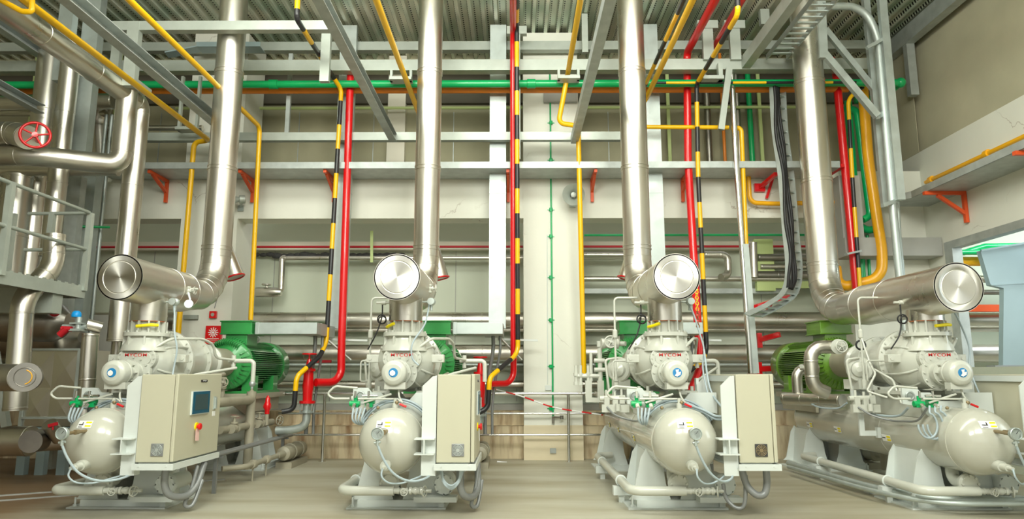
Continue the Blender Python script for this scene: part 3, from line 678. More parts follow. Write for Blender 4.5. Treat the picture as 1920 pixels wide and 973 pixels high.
    # --- level gauge and drain stub on the dome
    c = MB(); c.cyl(P(-.0, 6.98, .90), P(-.03, 6.62, .895), .017, n=10); c.lathe(P(.0, 6.80, .90), (0,-1,0), [(0, .024), (.05, .024)], 10); c.build('gauge_stem', 'brass', v)['label'] = 'brass gauge stem'
    c = MB(); c.lathe(P(-.03, 6.64, .90), (0,-1,0), [(0, .050), (.015, .058), (.045, .058), (.05, .052), (.04, .048)], 28); c.cyl(P(-.03, 6.62, .85), P(-.03, 6.62, .79), .016, n=8); c.cyl(P(-.06, 6.62, .815), P(.0, 6.62, .825), .012, n=8)
    gg = c.build('pressure_gauge', 'galv', t)
    c = MB(); c.lathe(P(-.03, 6.602, .90), (0,-1,0), [(0, .048), (.002, .048)], 24); c.build('dial', 'glass', gg)
    c = MB(); c.bar(P(-.03, 6.598, .90), P(-.01, 6.598, .925), .005, .002); c.build('needle', 'black', gg)
    c = MB(); c.lathe(P(.0, 7.0, .58), (0,-1,-.04), [(0, .05), (.12, .05), (.12, .034), (.2, .034), (.2, .02), (.26, .018)], 18); c.build('drain_stub', 'paint', v)
    line('gauge_hose', [P(-.03, 6.62, .80), P(.02, 6.64, .68), P(.10, 6.68, .55), P(.20, 6.75, .47), P(.30, 6.85, .44), P(.40, 6.98, .46), P(.47, 7.15, .53)], .012, 'hose')
    line('gauge_hose', [P(.0, 6.74, .57), P(-.0, 6.72, .50), P(.06, 6.75, .44), P(.16, 6.85, .42), P(.28, 6.95, .45), P(.38, 7.1, .48)], .009, 'hose')
    # --- left flank: oil pump with round flange (bare on the third unit, partly lagged on the fourth)
    c = MB(); c.lathe(P(-.42, 8.65, 1.50), (-.55,-1,0), [(-.25, .10), (-.02, .10), (-.02, .15), (.03, .155), (.05, .14), (.055, .10), (.09, .085), (.12, .03)], 28); c.box(P(-.47, 8.6, 1.26), P(-.3, 9.0, 1.38)); bolts(c, P(-.43, 8.63, 1.50), (-.55,-1,0), .128, 8, .012, .03)
    c.build('oil_pump', 'paint', t)
    c = MB(); c.tube([P(-.56, 8.6, 1.25), P(-.60, 8.6, 1.62), P(-.45, 8.6, 1.64)], .015, 8, bend=.04); c.tube([P(-.7, 8.4, 1.16), P(-.4, 8.4, 1.17)], .03, 10)
    for dx, z in ((-.62, 1.14), (-.52, 1.12), (-.44, 1.15)): c.box(P(dx-.03, 8.35, z-.05), P(dx+.03, 8.45, z+.04)); c.cyl(P(dx, 8.4, z), P(dx, 8.4, z+.12), .016, n=8)
    c.box(P(-.68, 8.35, 1.00), P(-.36, 8.42, 1.09)); c.tube([P(-.5, 8.3, 1.1), P(-.5, 8.3, 1.02)], .03, 10); c.build('manifold', 'paint', t)
    line('control_hose', [P(-.62, 8.35, 1.06), P(-.55, 8.2, .98), P(-.40, 8.1, .93), P(-.36, 7.9, .93), P(-.36, 7.6, .96), P(-.33, 7.45, 1.1)], .012, 'conduit')
    if i == 2:
        c = MB()
        c.tube([P(-.58, 9.3, 1.28), P(-.58, 9.3, 1.80), P(-.40, 9.3, 1.84), P(-.25, 9.2, 1.84)], .032, 12, bend=.05)
        c.tube([P(-.70, 9.3, 1.35), P(-.70, 9.3, 1.72)], .022, 10); c.tube([P(-.90, 9.3, 1.42), P(-.58, 9.3, 1.42)], .03, 10)
        for dx in (-.90, -.84, -.74): c.lathe(P(dx, 9.3, 1.30), (0,0,1), [(0, .02), (.0, .035), (.04, .035), (.04, .022), (.12, .022), (.12, .036), (.16, .036), (.16, .02), (.26, .02)], 10)
        c.box(P(-.78, 9.25, 1.12), P(-.70, 9.33, 1.36)); c.box(P(-.62, 9.25, 1.08), P(-.54, 9.33, 1.36)); c.box(P(-.78, 9.25, 1.08), P(-.5, 9.33, 1.14)); c.lathe(P(-.58, 9.3, 1.80), (0,0,1), [(0, .04), (.08, .04)], 12)
        for z in (1.5, 1.62): c.cyl(P(-.66, 9.28, z), P(-.52, 9.28, z), .03, n=12)
        valve(c, P(-.46, 9.2, 1.84), (1,.1,0), (-.05,-1,.1), .045, .075)
        c.build('bypass_valve_station', 'paint', t)
    if i == 3:
        c = MB(); c.tube([P(-.38, 9.3, 1.80), P(-.74, 9.3, 1.80), P(-.74, 9.3, 1.28), P(-.55, 9.3, 1.20)], .088, 20, bend=.16, seg=4, seams=.35)
        c.build('lagged_oil_pipe', 'steel', t)
        c = MB(); c.tube([P(-.36, 10.0, 1.52), P(-.66, 10.0, 1.52), P(-.66, 10.0, 1.14)], .075, 20, bend=.14, seg=4, seams=.3); c.tube([P(-.80, 10.15, 1.10), P(-.36, 9.3, 1.10)], .085, 20, seams=.3)
        c.build('lagged_oil_pipe', 'steel', t)
        c = MB(); c.lathe(P(-.42, 9.22, 1.80), (0,-1,0), [(0, .09), (.05, .10), (.055, .05), (.12, .045)], 24); wheel(c, P(-.42, 9.08, 1.80), (.1,-1,0), .075, 5); c.build('hand_valve', 'paint', t); c = MB(); c.lathe(P(-.63, 9.92, 1.55), (0,-1,0), [(0, .03), (.04, .03)], 12); c.build('pipe_plug', 'paint', t)
        c = MB(); c.torus(P(-.36, 8.7, 1.80), (.1,1,0), .055, .012, 24, 8); c.build('cable_coil', 'rubber', t)
        c = MB(); c.box(P(-.55, 8.5, .72), P(-.49, 8.53, 1.18)); c.box(P(-.55, 8.5, .72), P(-.32, 8.53, .78)); c.box(P(-.36, 8.46, .70), P(-.24, 8.52, .82)); c.build('pipe_bracket', 'frame', t)
        line('control_hose', [P(-.62, 9.9, 1.15), P(-.60, 9.6, 1.02), P(-.45, 9.3, 1.0), P(-.40, 9.1, 1.08)], .012, 'hose')
        line('control_hose', [P(-.42, 8.9, 1.1), P(-.40, 8.5, .98), P(-.36, 8.0, .98), P(-.34, 7.8, 1.08)], .014, 'hose')
        line('sensing_line', [P(-.50, 8.4, 1.9), P(-.46, 8.3, 1.55), P(-.46, 8.2, 1.45), P(-.58, 8.2, 1.25), P(-.40, 8.1, 1.18)], .013, sm=False, bend=.03)
        line('sensing_line', [P(-.42, 8.3, 1.5), P(-.32, 8.1, 1.38), P(-.30, 8.0, 1.12)], .014, sm=False, bend=.03)
    # --- bracket beam, plates and tray that carry the cabinet
    c = MB(); c.box(P(.27, 6.90, .816), P(.465, 7.06, .828)); c.box(P(.27, 6.90, .674), P(.465, 7.06, .686)); c.box(P(.36, 6.90, .686), P(.372, 7.06, .816)); c.build('bracket_beam', 'frame', t)
    for yy in (6.99, 7.90):
        c = MB(); c.prism([(X0+.33, .42), (X0+.47, .42), (X0+.47, 1.375), (X0+.43, 1.375), (X0+.33, 1.28)], 'y', yy, yy+.016); c.box(P(.455, yy, .47), P(.47, yy+.10, 1.42)); c.build('cabinet_support', 'frame', t)
    c = MB(); c.box(P(.455, 7.0, 1.37), P(.47, 8.0, 1.43)); c.box(P(.33, 7.92, .9), P(.36, 8.0, 1.4)); c.build('cabinet_rail', 'frame', t)
    # corrugated loop and coil under the tray
    line('cable_conduit', [P(.70, 7.15, .53), P(.70, 7.15, .36), P(.74, 7.2, .25), P(.82, 7.35, .22), P(.86, 7.5, .3), P(.84, 7.7, .5)] if i != 2 else [P(.56, 7.2, .53), P(.60, 7.18, .36), P(.68, 7.15, .27), P(.76, 7.15, .28), P(.79, 7.15, .38), P(.79, 7.15, .53)], .035, 'conduit', 12)
    line('cable_conduit', [P(.86, 7.5, .50), P(.84, 7.45, .3), P(.80, 7.4, .13), P(.86, 7.45, .12), P(.9, 7.55, .35)] if i != 2 else [P(.40, 7.3, .35), P(.42, 7.3, .22), P(.50, 7.25, .13), P(.58, 7.22, .17), P(.60, 7.2, .45)], .02, 'conduit', 10)
    if i in (1, 3):
        c = MB()
        for k in range(4): c.tube(spline([P(.53-.01*k, 7.05+.02*k, .52), P(.55, 7.05, .42-.01*k), P(.62, 7.05+.01*k, .37-.012*k), P(.69, 7.06, .42-.01*k), P(.71+.01*k, 7.05+.02*k, .52)]), .009, 8)
        c.build('hose_loops', 'hose', t)
    return t
def make_cabinet(i):
    X0 = UX[i]; P = lambda dx, Y, z: Vector((X0+dx, Y, z-.05))
    lab = ['beige control cabinet with touch screen and red emergency stop on the far-left compressor', 'beige control cabinet with round fan grille, nearest the white centre column on its left',
           'beige control cabinet hung beside the third compressor, open floor to its right', 'beige control cabinet cut by the right edge of the frame'][i]
    t = thing('control_cabinet', (X0+.66, 7.45, .55), lab, 'cabinet', 'control cabinets on the compressors')
    b = MB(); b.box(P(.48, 6.97, .595), P(.81, 7.98, 1.442)).build('cabinet_body', 'cabinet', t, bevel=.006)
    d = MB().box(P(.815, 6.965, .598), P(.85, 7.985, 1.445)).build('cabinet_door', 'cabinet', t, bevel=.008)
    f = MB(); f.box(P(.63, 6.958, .655), P(.75, 6.97, .775)); fo = f.build('fan_grille', 'conduit' if i < 2 else 'dark', t, bevel=.003); fo['label'] = 'square dark fan grille'
    f = MB()
    for r in (.052, .040, .028): f.torus(P(.69, 6.956, .715), (0,1,0), r, .003, 24, 6)
    for a in range(8): an = a*math.pi/4; f.bar(P(.69, 6.955, .715), P(.69+.052*math.cos(an), 6.955, .715+.052*math.sin(an)), .004, .004)
    f.lathe(P(.69, 6.956, .715), (0,-1,0), [(0, .018), (.004, .018)], 16); f.build('fan_guard', 'galvdark' if i < 2 else 'brass', fo)
    f = MB(); f.box(P(.852, 7.25, 1.03), P(.868, 7.66, 1.27)); s_ = f.build('touch_screen', 'frame', t); s_['label'] = 'dark touch screen in a silver and blue frame'
    f = MB(); f.box(P(.868, 7.265, 1.04), P(.873, 7.655, 1.265)); f.build('bezel', 'screenblue', s_)
    f = MB(); f.box(P(.873, 7.31, 1.075), P(.875, 7.61, 1.235)); f.build('screen', 'screen', s_)
    f = MB(); f.box(P(.85, 7.46, 1.362), P(.858, 7.60, 1.385)); f.build('name_plate', 'black', t)
    text('lettering', 'MYCOM', .018, P(.8585, 7.53, 1.3735), RXX, 'sticker', t, 1.1, 1.2, .0006)
    f = MB(); f.lathe(P(.85, 7.42, .905), (1,0,0), [(0, .042), (.012, .042)], 24); es = f.build('emergency_stop', 'tagyellow', t)
    f = MB(); f.lathe(P(.862, 7.42, .905), (1,0,0), [(0, .018), (.02, .018), (.02, .034), (.035, .034), (.04, .028)], 20); f.build('stop_button', 'letter', es)['label'] = 'red mushroom push button'
    f = MB(); f.add([P(.87, 7.37, .885), P(.87, 7.45, .885), P(.878, 7.44, .76), P(.878, 7.36, .765), P(.872, 7.37, .885), P(.872, 7.45, .885), P(.88, 7.44, .76), P(.88, 7.36, .765)], [(0,1,2,3),(7,6,5,4),(0,4,5,1),(1,5,6,2),(2,6,7,3),(3,7,4,0)]); f.build('paper_tag', 'pink' if i == 0 else 'sticker', t)
    f = MB(); f.box(P(.85, 7.80, 1.06), P(.86, 7.85, 1.20)); f.box(P(.86, 7.812, 1.07), P(.875, 7.838, 1.19)); f.build('door_handle', 'galv', t)
    f = MB(); f.box(P(.85, 7.79, .99), P(.853, 7.86, 1.04)); f.build('small_sticker', 'sticker', t)
    f = MB(); f.box(P(.46, 6.94, .525), P(.87, 6.955, .585)); f.box(P(.855, 6.94, .525), P(.87, 8.0, .585)); f.box(P(.46, 6.94, .525), P(.87, 8.0, .535)); f.box(P(.50, 7.0, .535), P(.80, 7.95, .596))
    for dx in (.53, .80): f.lathe(P(dx, 6.94, .562), (0,-1,0), [(0, .010), (.006, .010)], 6)
    f.build('bottom_channel', 'frame', t)
    return t
def make_suction(i):
    X0 = UX[i]; P = lambda dx, Y, z: Vector((X0+dx, Y, z-.05))
    lab = ['large shiny lagged suction pipe with round capped end, rising above the screen cabinet', 'large shiny lagged suction pipe with round capped end, just left of the white centre column',
           'large shiny lagged suction pipe with round capped end, just right of the white centre column', 'large shiny lagged suction pipe rising highest at the right beside the black cable ladder'][i]
    t = thing('suction_pipe', (X0, 8.5, 2.0), lab, 'pipe', 'lagged suction pipes of the compressors')
    Rh = .243; Rr = [.195, .178, .19, .222][i]; zh = 2.459; yr = 9.55 if i < 3 else 10.4
    if i == 3: zh = 2.345; Rh = .26
    h = MB(); h.lathe(P(0, 7.25, zh), (0,1,0), [(0, Rh-.012), (.0, Rh+.004), (.03, Rh+.004), (.035, Rh), (.95, Rh), (.953, Rh+.004), (.975, Rh+.004), (.978, Rh), (1.35, Rh), (1.353, Rh+.004), (1.375, Rh+.004), (1.65+.0*i, Rr), (1.68, Rr+.004), (1.70, Rr)] if i < 3 else [(0, Rh-.012), (0, Rh+.004), (.03, Rh+.004), (.035, Rh), (1.25, Rh), (1.253, Rh+.004), (1.275, Rh+.004), (1.278, Rh), (1.9, Rh), (1.903, Rh+.004), (1.925, Rh+.004), (2.35, Rr)], 64, False)
    ho = h.build('pipe_header', 'steel', t)
    h = MB(); h.lathe(P(0, 7.25, zh), (0,1,0), [(0.004, .002), (.0, Rh*.68), (.004, Rh*.70), (.004, Rh*.72), (0, Rh*.74), (0, Rh)], 64, False); h.build('end_cap', 'steelcap', ho)['label'] = 'flat round end cap with pressed ring'
    n_ = 6; el = MB(); ce = yr-.6; rb = .6
    pts = [P(0, 7.25+(1.69 if i < 3 else 2.34), zh)]+[P(0, ce+rb*math.sin(a), zh+rb*(1-math.cos(a))) for a in [math.pi/2*k/n_ for k in range(n_+1)]]
    el.tube(pts+[P(0, yr, zh+rb+.05)], Rr, 56, caps=False)
    for k in range(1, n_+1):
        a = math.pi/2*(k-.0)/n_; c = P(0, ce+rb*math.sin(a), zh+rb*(1-math.cos(a))); dv = Vector((0, math.cos(a), math.sin(a))); el.lathe(c-dv*.006, dv, [(0, Rr), (.003, Rr+.004), (.009, Rr+.004), (.012, Rr)], 48, False)
    el.build('pipe_elbow', 'steel', t)
    r = MB(); r.cyl(P(0, yr, zh+rb+.03), (X0, yr, 7.49), Rr, n=56, caps=False)
    for z in (3.1, 4.25, 5.70) if i < 3 else (3.0, 4.3, 5.9):
        for dz in (0, .05): r.lathe((X0, yr, z+dz), (0,0,1), [(0, Rr), (.002, Rr+.009), (.018, Rr+.009), (.02, Rr)], 48, False)
    r.build('pipe_riser', 'steel', t)
    s_ = MB(); s_.lathe(P(0, 7.90, 2.036), (0,0,1), [(0, .185), (0, .19), (.06, .19), (.06, .194), (.075, .194), (.075, .19), (zh-2.036-.1, .19)], 48, False); s_.build('pipe_branch', 'steel', t)
    if i < 3:
        q = MB(); valve(q, P(.24, 8.1 if i else 8.3, zh-.02), (0,0,1), (1,0,.0), .02, .045); q.tube([P(.2, 8.3, zh), P(.36, 8.3, zh)], .014, 8) if i == 0 else None
        if i != 2: q.build('gauge_valve', 'paint', t)
        if i == 0:
            g = MB(); g.lathe(P(.30, 8.22, zh-.19), (.2,-1,0), [(0, .05), (.03, .05)], 20); g.cyl(P(.30, 8.24, zh-.14), P(.26, 8.26, zh-.05), .012, n=8); g.build('dial_gauge', 'glass', t)
    return t
for i in range(4):
    make_unit(i); make_cabinet(i); make_suction(i)
# ---------------------------------------------------------------- steelwork
def atz(px, py, z):
    a = at(px, py, 1.0)-Vector((0, 0, EYE)); t = (z-EYE)/a.z; return Vector((a.x*t, t, z))
def one(mb, name, m, label, cat, group=None, bevel=0):
    return tag(mb.build(name, m, bevel=bevel), label, cat, group)
def beamx(py0, py1, px0, px1, Y, dep, label, m='galv', name='steel_beam', group=None, cat='beam'):
    z1 = Z_(py0, Y); z0 = Z_(py1, Y); b = MB(); xa = X_(px0, py0, Y); xb = X_(px1, py0, Y)
    b.channel((xa, Y+dep/2, (z0+z1)/2), (xb, Y+dep/2, (z0+z1)/2), dep, z1-z0, .014) if m != 'galvlight' else b.box((xa, Y, z0), (xb, Y+dep, z1))
    return one(b, name, m, label, cat, group)
beamx(111, 131, -40, 1668, 10.85, .18, 'long pale steel beam spanning the frame just above the green pipe', 'galvlight')
beamx(77, 93, -30, 1650, 11.5, .14, 'thinner steel beam close under the ribbed roof deck', 'galvlight')
beamx(247, 262, 212, 1168, 11.15, .12, 'grey steel channel crossing behind the pipes a third of the way down', 'galvlight')
beamx(37, 54, 205, 622, 9.18, .12, 'short pale steel bar high at upper left, crossing the far-left riser', 'galvlight')
def alongy(px, py, Y, h, w, label, y0=3.5, m='galvdark', name='steel_channel', slope=0):
    e_ = at(px, py, Y); b = MB(); b.channel((e_.x, y0, e_.z+slope), (e_.x, Y, e_.z), w, h, .012); return one(b, name, m, label, 'beam', None)
alongy(737, 258, 11.15, .14, .12, 'grey overhead channel running back to meet the crossing beam right of the red pipe')
alongy(1077, 262, 11.15, .14, .12, 'grey overhead channel running back beside the yellow pipe at the white column')
alongy(442, 258, 11.15, .16, .14, 'grey overhead channel running back behind the far-left riser')
alongy(95, 112, 10.85, .14, .14, 'grey overhead channel at the top left corner')
alongy(76, 205, 10.3, .14, .14, 'grey overhead channel low at the left edge above the red handwheel')
alongy(1398, 118, 10.85, .20, .14, 'wide pale overhead channel running back left of the right-hand riser', m='galvlight')
# T-shaped posts on the main beam
for px, lab in ((1329, 'left one of the two pale T-head posts standing on the long beam'), (1380, 'right one of the two pale T-head posts standing on the long beam')):
    b = MB(); p = at(px, 112, 10.8); q = at(px+1, 42, 10.8); b.box((p.x-.085, 10.78, p.z), (p.x+.085, 10.86, q.z)); b.box((p.x-.17, 10.76, q.z-.12), (p.x+.17, 10.88, q.z+.02)); one(b, 'steel_post', 'galvlight', lab, 'post', None)
def hanger(px, py, w, Y, label, up=.22):
    b = MB(); p = at(px, py, Y); b.box((p.x-w/2, Y-.1, p.z), (p.x+w/2, Y+.1, p.z+.05))
    for s_ in (-1, 1): b.box((p.x+s_*(w/2-.02)-.02, Y-.03, p.z), (p.x+s_*(w/2-.02)+.02, Y+.03, p.z+up))
    one(b, 'pipe_hanger', 'galvlight', label, 'bracket', None)
hanger(752, 153, .36, 10.75, 'U-shaped pipe hanger under the beam left of the second riser', .2)
hanger(1066, 151, .36, 10.75, 'U-shaped pipe hanger under the beam above the white column', .2)
hanger(352, 246, .33, 10.9, 'long U-shaped hanger carrying the yellow pipe left of the far-left riser', .95)
b = MB(); p = at(1350, 152, 10.75); b.box((p.x-.30, 10.65, p.z), (p.x+.04, 10.8, p.z+.06)); b.box((p.x-.03, 10.7, p.z), (p.x+.04, 10.8, p.z+.3)); one(b, 'pipe_hanger', 'galvlight', 'L-shaped pipe hanger under the beam by the tallest red pipe', 'bracket')
for px, y0, y1, Y, w, lab in ((251, 40, 160, 9.18, .17, 'pale upright hanging from the short bar, nearer of the upper left pair'), (222, 40, 160, 9.6, .13, 'pale upright hanging from the short bar, farther of the upper left pair'),
                          (612, 52, 152, 9.9, .14, 'pale upright at the right end of the short upper bar'), (128, -10, 150, 10.0, .22, 'broad pale column left of the overhead lagged pipe'),
                          (176, -10, 292, 10.2, .26, 'broad galvanised column crossing behind the overhead lagged pipe'), (1430, -40, 45, 10.9, .15, 'short pale upright at the top edge right of centre')):
    a = at(px, y0, Y); q = at(px-4, y1, Y); b = MB(); b.box((a.x-w/2, Y-.004, q.z), (a.x+w/2, Y+w*.6, min(a.z, 7.48))); one(b, 'steel_post', 'galv' if w > .2 else 'galvlight', lab, 'post', None)
p = at(238, 158, 9.4); one(MB().box((p.x-.28, 9.25, p.z-.05), (p.x+.2, 9.7, p.z+.04)), 'mounting_plate', 'galvlight', 'flat plate at the foot of the upper left uprights', 'plate')
# trunking drops and wireways to the motors
for i, (px, xr) in enumerate(((640, 1.24), (933, 1.06), (1229, 1.07))):
    Y = 11.35; x = X_(px, 400, Y); z0 = Z_(616, Y)
    b = MB(); b.box((x-.14, Y, z0), (x+.14, Y+.10, 7.45)); b.box((x-.145, Y-.004, 4.4), (x+.145, Y+.1, 4.41))
    one(b, 'cable_trunking', 'galv', ['tall flat cable trunking behind the left red pipe', 'tall flat cable trunking left of the white centre column', 'tall flat scratched cable trunking right of the third riser'][i], 'cable trunking', 'vertical cable trunkings')
    b = MB(); X0 = UX[i]; b.box((X0+.32, 10.3, 1.98), (X0+xr, 10.62, 2.15)); b.box((X0+xr-.3, 10.55, 1.975), (X0+xr, 11.34, 2.155)); b.box((X0+.33, 10.295, 1.975), (X0+.38, 10.3, 2.155))
    one(b, 'wireway', 'galv', ['square wireway from the far-left green motor to the red and striped pipes', 'square wireway from the second green motor to the flat trunking', 'square wireway right of the third compressor, passing behind the red pipe'][i], 'cable trunking', 'wireways at the motors', .004)
    b = MB()
    for dx, rr in ((xr-.16, .030), (xr-.05, .022)):
        b.tube(spline([(X0+dx, 10.8, 1.98), (X0+dx, 10.8, 1.75), (X0+dx-.06, 10.9, 1.4), (X0+dx-.12, 10.95, .9), (X0+dx-.12, 10.95, .48)]), rr, 10)
    one(b, 'flexible_conduit', 'conduit', 'pair of grey conduits dropping from the wireway of the '+['far-left', 'second', 'third'][i]+' motor', 'conduit', 'conduit drops')
    b = MB(); b.bar((X0+xr-.05, 11.0, 1.95), (X0+xr+.28, 11.3, 1.62), .05, .02); b.bar((X0+xr-.1, 11.3, 1.95), (X0+xr+.55, 11.3, 1.93), .06, .03); one(b, 'strut_bracket', 'frame', 'white angled strut under the wireway of the '+['far-left', 'second', 'third'][i]+' motor', 'bracket')
# ledge-like cable tray on orange brackets
Yt = 11.05; z1 = Z_(303, Yt); z0 = Z_(315, Yt)
b = MB(); b.box((X_(170, 310, Yt), Yt, z0), (X_(1575, 310, Yt), Yt+.014, z1)); b.box((X_(170, 310, Yt), Yt, z0), (X_(1575, 310, Yt), 11.7, z0+.012)); b.box((X_(170, 310, Yt), 11.69, z0), (X_(1575, 310, Yt), 11.7, z1))
one(b, 'cable_tray', 'galvdark', 'broad grey cable tray running along the back wall on orange brackets', 'cable tray')
def bracket(x, ya, yb, zt, h, m='bracket', label='', d='y', sgn=1):
    b = MB()
    if d == 'y':
        b.box((x-.025, ya, zt-.05), (x+.025, yb, zt)); b.box((x-.025, yb-.05, zt-h), (x+.025, yb, zt)); b.bar((x, ya+.12, zt-.04), (x, yb-.04, zt-h*.55), .045, .045)
    one(b, 'wall_bracket', m, label, 'bracket', 'orange wall brackets')
for px, lab in ((312, 'orange wall bracket between the left lagged pipes and the yellow pipe'), (474, 'orange wall bracket just right of the far-left riser'), (626, 'orange wall bracket behind the left striped pipe'),
                (953, 'orange wall bracket seen edge-on left of the centre red pipe'), (1110, 'orange wall bracket right of the horn loudspeaker'), (1280, 'orange wall bracket just left of the tall red pipe')):
    bracket(X_(px, 350, 11.7), 11.1, 11.738, z0-.004, z0-Z_(378, 11.7), label=lab)
# ---------------------------------------------------------------- painted pipework
def hpipe(name, m, py, px0, px1, Y, r, label, cat='pipe', group=None, **kw):
    z = Z_(py, Y); b = MB(); b.tube([(X_(px0, py, Y), Y, z), (X_(px1, py, Y), Y, z)], r, 20, **kw); return one(b, name, m, label, cat, group)
g = MB(); Yg = 10.98; zg = Z_(157, Yg); gx1 = X_(1688, 152, Yg)
g.tube([(X_(-30, 157, Yg), Yg, zg), (gx1, Yg, zg)], .062, 20)
for px in (68, 213, 505, 988): g.lathe((X_(px, 157, Yg), Yg, zg), (1,0,0), [(0, .065), (.005, .078), (.14, .078), (.145, .065)], 20)
g.ball((gx1, Yg, zg), .085); g.tube([(gx1, Yg, zg), (gx1-.02, 11.6, zg-.02), (X_(1600, 175, 11.7), 11.68, zg-.02)], .062, 16, bend=.12)
one(g, 'green_pipe', 'gpipe', 'long bright green pipe running full width below the pale beam', 'pipe')
hpipe('orange_pipe', 'orange', 168, -30, 1590, 11.2, .062, 'long orange pipe running full width just behind and below the green pipe')
hpipe('striped_pipe', ['yellow', 'black'], 156, 1226, 1605, 10.85, .022, 'thin yellow and black banded pipe in front of the green pipe', stripe=.55, phase=.2)
def over(pts, name, m, r, label, group=None, **kw):
    return one(MB().tube(pts, r, 14, **kw), name, m, label, 'pipe', group)
YG = 'yellow pipes from the roof'
e1 = at(487, 238, 11.0)
over([(e1.x-.0, 4, e1.z+.03), (e1.x, 11.0, e1.z), at(470, 600, 11.0)], 'yellow_pipe', 'yellow', .038, 'yellow pipe coming down right of the far-left riser to the green motor', bend=.12)
e2 = at(392, 263, 11.05)
over([(e2.x, 3, e2.z), e2, at(364, 267, 11.1), at(333, 640, 11.1)], 'yellow_pipe', 'yellow', .042, 'yellow pipe dropping left of the far-left riser', bend=.09)
e3 = at(786, 215, 11.0)
over([(e3.x, 4, e3.z), (e3.x, 11.0, e3.z), (e3.x+.02, 11.02, e3.z-1.5)], 'yellow_pipe', 'yellow', .04, 'yellow overhead pipe vanishing behind the second riser', bend=.1)
e4 = at(1064, 142, 10.85)
over([(e4.x, 4, e4.z), e4, at(1047, 231, 11.0), at(1084, 236, 11.05), at(1095, 705, 11.3)], 'yellow_pipe', 'yellow', .042, 'yellow pipe with a jog, running down the right edge of the white column', bend=.1)
e5 = at(1212, 184, 11.0)
over([(e5.x, 4, e5.z), e5, (e5.x-.15, 11.1, e5.z-.2)], 'yellow_pipe', 'yellow', .042, 'yellow overhead pipe ending behind the third riser', bend=.05)
e5 = at(1210, 160, 10.95)
over([(e5.x, 4, e5.z), e5], 'striped_pipe', ['yellow', 'black'], .032, 'yellow and black banded overhead pipe ending behind the third riser', stripe=.75, phase=.1)
over([at(1205, 238, 11.1), at(1366, 239, 11.1)], 'yellow_pipe', 'yellow', .036, 'short level yellow pipe right of the third riser')
over([at(1374, 239, 11.1), at(1390, 240, 11.1), at(1399, 462, 11.1)], 'yellow_pipe', 'yellow', .038, 'short yellow pipe dropping beside the chrome conduits', bend=.1)
over([at(60, -12, 6.5), at(60, 22, 6.5), at(42, 22, 6.5), at(-6, -4, 6.5)], 'yellow_pipe', 'yellow', .028, 'small hooked yellow pipe end in the top left corner', bend=.03)
SG = 'yellow and black banded pipes'
b1 = at(640, 168, 11.0); b0 = atz(556, 35, b1.z+.1)
over([(b0.x, b0.y, 7.45), b0, at(622, 140, 10.75), b1, at(612, 640, 10.9), at(600, 668, 10.7), at(556, 706, 10.3), at(551, 768, 10.3), at(528, 772, 10.25)], 'striped_pipe', ['yellow', 'black'], .037, 'yellow and black banded pipe beside the left red pipe, bending to the far-left unit', bend=.08, stripe=.42, phase=-.15)
b2 = at(969, 60, 10.5)
over([(b2.x, 6, b2.z+.05), (b2.x, 10.4, b2.z+.03), at(969, 120, 10.60), at(971, 655, 10.95), at(965, 668, 10.9), at(918, 708, 10.3), at(915, 765, 10.3), at(895, 775, 10.25)], 'striped_pipe', ['yellow', 'black'], .037, 'yellow and black banded pipe left of the white centre column', bend=.08, stripe=.40, phase=-.2)
b3 = at(1306, 158, 10.9); b30 = atz(1384, 26, b3.z+.05)
over([(b30.x, b30.y-.0, 7.45), b30, b3, at(1309, 330, 11.0), at(1325, 655, 11.1), at(1318, 675, 10.9), at(1270, 715, 10.4)], 'striped_pipe', ['black', 'yellow'], .037, 'banded pipe right of the tall red pipe', bend=.1, stripe=.42, phase=-.1)
b5 = at(1612, 163, 11.1)
over([at(1618, 163, 11.1), at(1590, 185, 11.1), at(1598, 330, 11.1), at(1616, 590, 11.1)], 'striped_pipe', ['black', 'yellow'], .032, 'banded pipe between the right-hand red and green pipes', bend=.1, stripe=.5, phase=-.3)
RG = 'bright red fire pipes'
def redvalve(px, py, Y, label):
    p = at(px, py, Y); m = MB(); x, y, z = p
    m.lathe((x, y, z-.32), (0,0,1), [(0, .12), (.04, .12), (.04, .07), (.16, .075), (.26, .085), (.36, .075), (.48, .07), (.48, .10), (.52, .10), (.52, .05), (.58, .045), (.66, .03)], 20)
    m.cyl((x, y, z+.2), (x, y, z+.42), .014, n=8); m.torus((x, y, z+.42), (0,0,1), .10, .014, 20, 6); m.bar((x-.1, y, z+.42), (x+.1, y, z+.42), .02, .02)
    t = one(m, 'gate_valve', 'red', label, 'valve')
    m = MB(); m.lathe((x, y, z-.46), (0,0,1), [(0, .10), (.03, .10), (.03, .06), (.14, .06)], 16); m.tube([(x, y, z-.44), (x, y, z-.66), (x-.25, y, z-.72), (x-.45, y, z-.72)], .06, 14, bend=.14)
    for a in range(4): m.cyl((x+.1*math.cos(a*1.57+.4), y+.1*math.sin(a*1.57+.4), z-.46), (x+.1*math.cos(a*1.57+.4), y+.1*math.sin(a*1.57+.4), z-.28), .01, n=6)
    m.build('outlet_elbow', 'galv', t)
r1 = at(657, 142, 11.1)
over([(r1.x, 11.1, r1.z+.1), at(640, 660, 11.1), at(640, 717, 11.1), at(592, 717, 10.75)], 'red_pipe', 'red', .062, 'bright red pipe on the left, sweeping into a red gate valve', bend=.24, seg=8)
redvalve(578, 716, 10.7, 'red gate valve with handwheel at the foot of the left red pipe')
over([at(962, -10, 9.2), at(962, 60, 10.55), at(962, 130, 10.74), at(963, 719, 11.1), at(920, 720, 10.8)], 'red_pipe', 'red', .05, 'bright red pipe close left of the white centre column', bend=.2, seg=8)
redvalve(900, 722, 10.75, 'red gate valve half hidden behind the second control cabinet')
r3 = at(1288, 99, 11.15)
